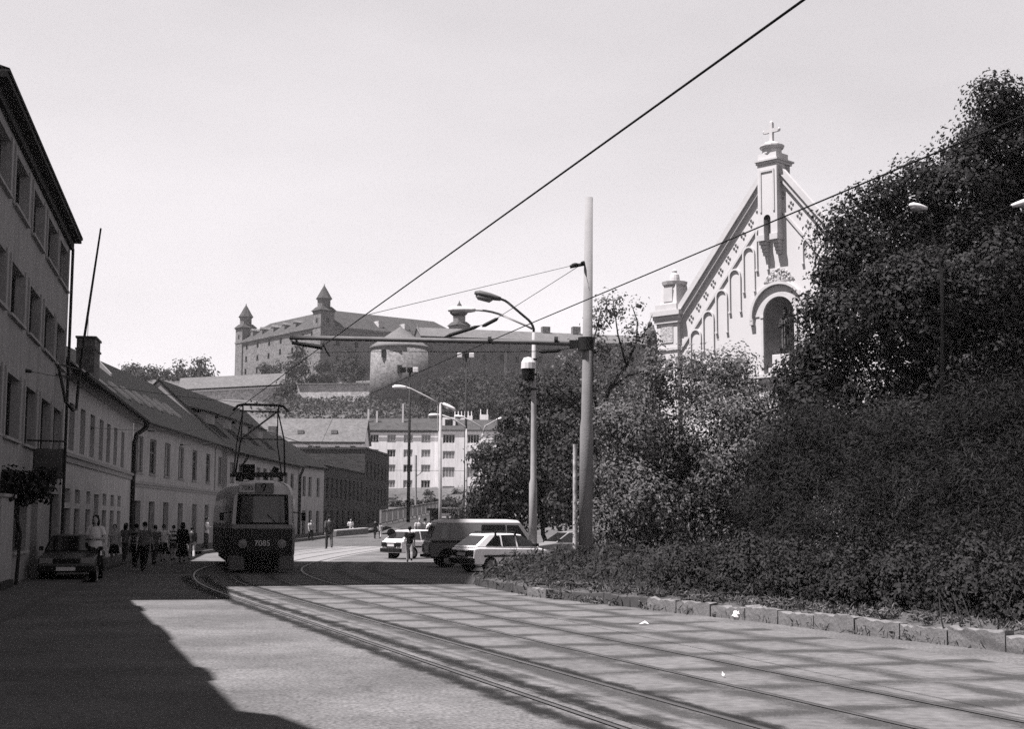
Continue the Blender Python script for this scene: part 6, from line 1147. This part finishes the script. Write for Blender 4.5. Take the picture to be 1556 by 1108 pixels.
# ------------------------------------------------------------------ people
def remeshed(name, mb, vox, m, parent=None, smooth_it=2):
    me = mb.mesh(name + '_raw'); fixn(me); o = bpy.data.objects.new(name + '_raw', me); COL.objects.link(o)
    a = o.modifiers.new('r', 'REMESH'); a.mode = 'VOXEL'; a.voxel_size = vox; b = o.modifiers.new('s', 'SMOOTH'); b.iterations = smooth_it; b.factor = .5
    bpy.context.view_layer.update(); ev = o.evaluated_get(bpy.context.evaluated_depsgraph_get()); me2 = bpy.data.meshes.new_from_object(ev); me2.name = name
    bpy.data.objects.remove(o); bpy.data.meshes.remove(me); me2.materials.clear(); me2.materials.append(M[m])
    for p in me2.polygons: p.use_smooth = True
    q = bpy.data.objects.new(name, me2); COL.objects.link(q); q.parent = parent; return q
def V3(*a): return np.array(a, float)
def person(label, loc, rz, h=1.75, top='c_white', sleeve='short', bottom='c_dark', kind='trousers', stride=.3, arms='swing', hair='hair', long_hair=False, female=False, seated=False, hem=None, group=None, robe=None, cap=None, shoes='c_dark', name='person', cat='person', mono=None, head_tilt=0., vox=.013):
    """local axes: faces -y, x to its left-hand side of the viewer; built about 1.75 m tall and scaled"""
    k = h / 1.75; t = thing(name, label, cat, loc, rz, group); t.scale = (k, k, k)
    S = 1 if not female else .9; hip = .93 if not seated else .50
    dz = hip - .93
    hips = V3(0, 0, .93 + dz); chest = V3(0, -.01, 1.28 + dz); neck = V3(0, 0, 1.46 + dz); head = V3(0, -.025 - head_tilt, 1.625 + dz)
    j = {}
    for s in (-1, 1):
        ph = s * stride; hp = hips + (s * .09, 0, -.03)
        if seated: kn = hp + (s * .05, -.42, .02); an = kn + (0, .04, -.42)
        else: kn = hp + (s * .015, -ph * .30, -.42); an = V3(s * .095, -ph * .42 + (.14 if ph < 0 else 0), .085 + (.07 * abs(ph) / .3 if ph < 0 else 0))
        sh = chest + (s * .185 * S, 0, .12)
        if arms == 'swing': el = sh + (s * .05, ph * .35, -.29); wr = el + (s * .01, ph * .25 - .09, -.25)
        elif arms == 'held': el = sh + (s * .08, .02, -.29); wr = el + (-s * .17, -.2, .02)
        elif arms == 'hip': el = sh + (s * .2, .05, -.25); wr = el + (-s * .15, -.1, -.12)
        elif arms == 'fold': el = sh + (s * .06, -.02, -.29); wr = el + (-s * .24, -.16, .08)
        else: el = sh + (s * .04, 0, -.3); wr = el + (s * .01, -.05, -.26)
        j[s] = (hp, kn, an, sh, el, wr)
    b = MB(); skin = mono or 'skin'
    tz = [hips + (0, 0, -.06), hips + (0, 0, .04), hips + (0, 0, .17), chest + (0, 0, -.02), chest + (0, 0, .11), chest + (0, 0, .165)]
    rx = np.array([.13, .16, .13 if female else .14, .155 * S, .17 * S, .10]); ry = np.array([.09, .11, .09, .11, .10, .07])
    b.tube(tz, list(rx), 14, list(ry), fixed=True); b.tube([chest + (0, 0, .1), neck, head + (0, .02, -.05)], [.075, .055, .05], 10)
    b.ell(head, (.076, .095, .115), 14, 10); b.ell(head + (0, -.03, -.06), (.055, .07, .06), 10, 6); b.tube([head + (0, -.088, .01), head + (0, -.112, -.025)], [.012, .018], 6)
    for s in (-1, 1):
        b.ell(head + (s * .078, .01, -.01), (.012, .025, .032), 6, 5); b.ell(head + (s * .03, -.088, .012), (.018, .01, .01), 6, 4); hp, kn, an, sh, el, wr = j[s]
        b.tube([hp, kn], [.085, .055], 10); b.tube([kn, kn * .65 + an * .35 + (0, .015, 0), an], [.056, .055, .037], 10); b.tube([an + (0, .05, -.03), an + (0, -.06, -.045), an + (s * .01, -.16, -.06)], [.038, .042, .03], 8, [.035, .034, .02])
        b.tube([sh + (-s * .03, 0, 0), sh, el], [.06, .058, .042], 10); b.tube([el, wr], [.043, .028], 10)
        d = (wr - el) / np.linalg.norm(wr - el); pm = wr + d * .085; b.tube([wr, wr + d * .04, pm], [.026, .04, .038], 8, [.02, .018, .016])
        side = np.cross(d, (s * 1., 0, 0)); side = side / (np.linalg.norm(side) + 1e-6) if np.linalg.norm(side) > .2 else V3(0, 1, 0)
        for q, (o, l) in enumerate(((-.03, .062), (-.01, .075), (.01, .07), (.03, .055))):
            a = pm + side * o; b.tube([a - d * .01, a + d * l * .5, a + d * l * .8 + V3(-s * .012, 0, 0), a + d * l + V3(-s * .03, 0, 0)], [.0105, .010, .0095, .008], 6)
        b.tube([wr + d * .03 - side * .02, wr + d * .06 - side * .055, wr + d * .09 - side * .06], [.014, .012, .01], 6)
    body = remeshed('body', b, vox, skin, t)
    # clothes, each a shell a little outside the body
    g = MB(); zb = hips[2] - (.06 if hem is None else hem); tz2 = [V3(0, 0, zb)] + tz[1:]
    rx2 = list(np.array([.185, .178, .165, .182 * S, .19 * S, .10]) + (.012 if female else 0)); ry2 = list(np.array([.125, .13, .118, .132, .118, .078]))
    g.tube(tz2, rx2, 16, ry2, fixed=True)
    for s in (-1, 1):
        hp, kn, an, sh, el, wr = j[s]; e = el if sleeve == 'short' else wr
        if sleeve == 'short': g.tube([sh + (-s * .05, 0, .01), sh, sh * .35 + el * .65], [.07, .076, .074], 10)
        else: g.tube([sh + (-s * .05, 0, .01), sh, el, wr], [.068, .074, .06, .045], 10)
    remeshed('shirt', g, .016, mono or top, t)
    g = MB()
    if kind == 'trousers':
        g.tube([hips + (0, 0, .1), hips + (0, 0, 0), hips + (0, 0, -.1)], [.155, .176, .165], 14, [.115, .128, .12], fixed=True)
        for s in (-1, 1): hp, kn, an, sh, el, wr = j[s]; g.tube([hp + (0, 0, .02), kn, an + (0, 0, .01)], [.105, .078, .066], 12)
        remeshed('trousers', g, .016, mono or bottom, t)
    elif kind == 'shorts':
        g.tube([hips + (0, 0, .1), hips + (0, 0, -.1)], [.158, .17], 14, [.115, .125], fixed=True)
        for s in (-1, 1): hp, kn, an, sh, el, wr = j[s]; g.tube([hp + (0, 0, .02), hp * .3 + kn * .7], [.106, .1], 12)
        remeshed('shorts', g, .016, mono or bottom, t)
    elif kind in ('skirt', 'robe', 'long'):
        ln = {'skirt': .45, 'long': .66, 'robe': .86}[kind]; n = 22; mb = MB(); pts = [(.03, .15, .115), (-.08, .178, .135), (-ln * .55, .20, .17 + abs(stride) * .15), (-ln, .23, .20 + abs(stride) * .3)]
        rings = []
        for q, (z, a, c) in enumerate(pts): rings += [(a * math.cos(u) * (1 + .05 * q * math.sin(u * 7)), c * math.sin(u) * (1 + .05 * q * math.sin(u * 7)), hips[2] + z) for u in np.arange(n) * 2 * math.pi / n]
        f = [(i * n + q, i * n + (q + 1) % n, (i + 1) * n + (q + 1) % n, (i + 1) * n + q) for i in range(3) for q in range(n)] + [tuple(range(n)), tuple(3 * n + q for q in reversed(range(n)))]
        ob('robe' if kind == 'robe' else 'skirt', mb.add(rings, f), M[mono or bottom], t, smooth=True)
    if not mono:
        for s in (-1, 1): an = j[s][2]; ob('shoe', MB().tube([an + (0, .075, -.045), an + (0, .02, -.04), an + (0, -.07, -.05), an + (s * .01, -.175, -.062), an + (s * .01, -.2, -.07)], [.03, .045, .048, .042, .015], 10, [.035, .048, .04, .026, .012]), M[shoes], t, smooth=True)
    hr = MB(); hr.ell(head + (0, .022, .035), (.092, .1, .1), 14, 9)
    if long_hair: hr.ell(head + (0, .05, -.06), (.11, .075, .15), 12, 8)
    for s in (-1, 1): hr.ell(head + (s * .066, .02, -.0), (.028, .055, .06 if not long_hair else .13), 8, 6)
    remeshed('hair', hr, .016, mono or hair, t)
    return t
def make_people():
    def at(px, feet, D): q = P(px, feet, D); return (q[0], D, max(0., hz(0, D)))
    def hh(px, top, D): q = P(px, top, D); return q[2] - max(0., hz(0, D))
    W = 'pedestrians along the houses on the left'
    def put(lab, px, ty, D, face, **k):
        return person(lab, at(px, 870, D), R(face), hh(px, ty, D), **k)
    # facing 0 = towards the camera
    put('woman in a loose white T-shirt and long dark skirt walking towards the viewer', 143, 783, 40.6, 0, top='c_white', kind='long', bottom='c_dark', female=True, long_hair=True, arms='held', hem=.26, stride=.25, shoes='c_pale', group=W)
    put('woman in a pale short top and dark skirt behind the dark car', 172, 797, 55, 10, top='c_pale', kind='skirt', female=True, stride=.2, arms='swing', group=W)
    put('person with dark bushy hair in a patterned grey shirt beside the striped walker', 189, 795, 56, 160, top='c_grey', bottom='c_mid', kind='trousers', long_hair=True, group=W, stride=.2)
    put('man in a dark fine-striped shirt just left of the man in the grey shirt', 205, 796, 52, 175, top='stripe2', bottom='c_dark', group=W, stride=.3)
    put('man in a grey shirt and dark trousers walking away, in front of the pedestrian group', 218, 793, 48.5, 178, top='c_grey', bottom='c_dark', group=W, stride=.34)
    put('man in a mid-grey shirt and grey trousers right of the leading walker', 234, 798, 56, 170, top='c_grey', bottom='c_mid', group=W, stride=.24)
    put('person in a short white shirt and dark skirt, right of the grey shirts', 247, 797, 60, 185, top='c_white', kind='skirt', bottom='c_dark', female=True, group=W, stride=.2, arms='hip')
    put('child in a boldly black-and-white striped shirt', 262, 798, 61, 180, top='stripe', bottom='c_mid', kind='shorts', group=W, stride=.2, arms='down')
    put('woman in a long dark coat with long dark hair', 276, 794, 58, 190, top='c_dark', sleeve='long', kind='long', bottom='c_dark', long_hair=True, female=True, group=W, stride=.25)
    put('person in a dark jacket with one pale leg showing, near the tram', 290, 800, 62, 200, top='c_mid', sleeve='long', bottom='c_pale', kind='trousers', group=W, stride=.3)
    put('man in a white shirt standing by the stop sign beside the tram', 312, 785, 78, 90, top='c_white', bottom='c_mid', group=W, stride=.05, arms='fold')
    put('person in a pale top by the narrow house beyond the tram', 471, 790, 112, 30, top='c_pale', bottom='c_dark', stride=.2)
    put('man in dark clothes with a pale collar walking past the far kerb', 499, 783, 87, 200, top='c_mid', bottom='c_mid', stride=.34, sleeve='long')
    put('man in dark clothes striding across the far street', 569, 789, 120, 160, top='c_dark', bottom='c_dark', stride=.4, sleeve='long')
    put('fair-haired woman in pale clothes walking beside the man in dark clothes', 577, 795, 120, 170, top='c_pale', bottom='c_pale', female=True, hair='hairl', stride=.3)
    put('man in a dark T-shirt and pale trousers walking away beside the van', 622, 800, 60.5, 185, top='c_dark', bottom='c_pale', stride=.28, arms='swing')
    put('person with fair hair in a pale shirt standing behind the white car, leftmost of three', 636, 786, 84, 20, top='c_pale', bottom='c_dark', hair='hairl', stride=.1)
    put('person in a grey shirt standing behind the white car, middle of three', 645, 787, 85, 190, top='c_grey', bottom='c_dark', stride=.1)
    put('person in a white shirt standing behind the white car next to the van', 656, 787, 83, 210, top='c_white', bottom='c_dark', stride=.15, arms='hip')
    q = P(533, 808, 126.5); person('person in a white shirt sitting on the low pale wall', (q[0], q[1] - .25, q[2] - .15), R(20), 1.7, top='c_white', bottom='c_mid', kind='shorts', seated=True, arms='held', stride=0.)
make_people()
# ------------------------------------------------------------------ statues
def make_statues():
    f, nc, nb, nr = CHURCH
    w = f.w(nc + .12, .28); zt = f.hit(1188, 468, .28)[1]; zp = f.hit(1188, 540, .28)[1]
    t = person('dark robed bishop statue standing on a pale block in the church niche', (w[0], w[1], zp), f.rz + R(8), (zt - zp) * .93, mono='bronze', kind='robe', sleeve='long', arms='fold', stride=.04, female=False, name='niche_statue', cat='statue', vox=.016)
    ob('mitre', MB().lathe([(.085, 1.66), (.1, 1.75), (.07, 1.85), (.02, 1.92)], 10, (0, -.02, 0)), M['bronze'], t); ob('stole', MB().box(-.07, -.03, -.2, -.17, .25, 1.4).box(.03, .07, -.2, -.17, .25, 1.4).box(-.07, .07, -.2, -.17, 1.38, 1.42), M['statue'], t)
    ob('crozier', MB().tube([(.3, -.22, .1), (.28, -.22, 1.75)], .018, 6), M['bronze'], t)
    hgt = zp - nb; o = thing('statue_block', 'pale stepped stone block under the niche statue', 'plinth', (w[0], w[1], nb), f.rz); ob('block', MB().box(-.44, .44, -.40, .45, .2, hgt - .002), M['church'], o, bevel=.02); ob('step', MB().box(-.56, .56, -.5, .5, .002, .2), M['church'], o)
    D = 62.; a = P(988, 560, D); zt = P(986, 489, D)[2]
    t = person('weathered statue of a veiled woman on top of a column left of the church', (a[0], a[1], a[2]), R(-35), (zt - a[2]), mono='statue', kind='robe', sleeve='long', arms='held', female=True, long_hair=True, stride=.05, name='column_statue', cat='statue', vox=.016)
    ob('mantle', MB().tube([(0, .08, .2), (.02, .1, .8), (0, .08, 1.35), (0, .05, 1.62)], [.3, .27, .23, .12], 14, [.2, .2, .16, .12]), M['statue'], t, smooth=True)
    c = thing('memorial_column', 'pale stone column carrying the veiled statue among the trees', 'column', (a[0], a[1], 0)); z = a[2]
    ob('shaft', MB().lathe([(.36, 2.4), (.38, 3.2), (.3, z - .75)], 18), M['statue'], c, smooth=True); ob('pedestal', MB().box(-.8, .8, -.8, .8, 0, 1.9).box(-.95, .95, -.95, .95, 1.901, 2.1).box(-.6, .6, -.6, .6, 2.101, 2.4), M['statue'], c, bevel=.03); ob('capital', MB().lathe([(.3, z - .75), (.34, z - .6), (.45, z - .3), (.5, z - .25), (.5, z - .003)], 14), M['statue'], c)
make_statues()

# ------------------------------------------------------------------ the thin summer haze over the distance
def make_haze():
    m = bpy.data.materials.new('thin_air'); m.use_nodes = True; nd, lk = m.node_tree.nodes, m.node_tree.links
    nd.remove(nd['Principled BSDF']); v = nd.new('ShaderNodeVolumePrincipled'); v.inputs['Color'].default_value = (.95, .93, .94, 1); v.inputs['Density'].default_value = .0001
    lk.new(v.outputs[0], nd['Material Output'].inputs['Volume'])
    o = ob('haze', MB().box(-3300, 3300, -3300, 4300, -60, 130), m); tag(o, kind='stuff')
make_haze()
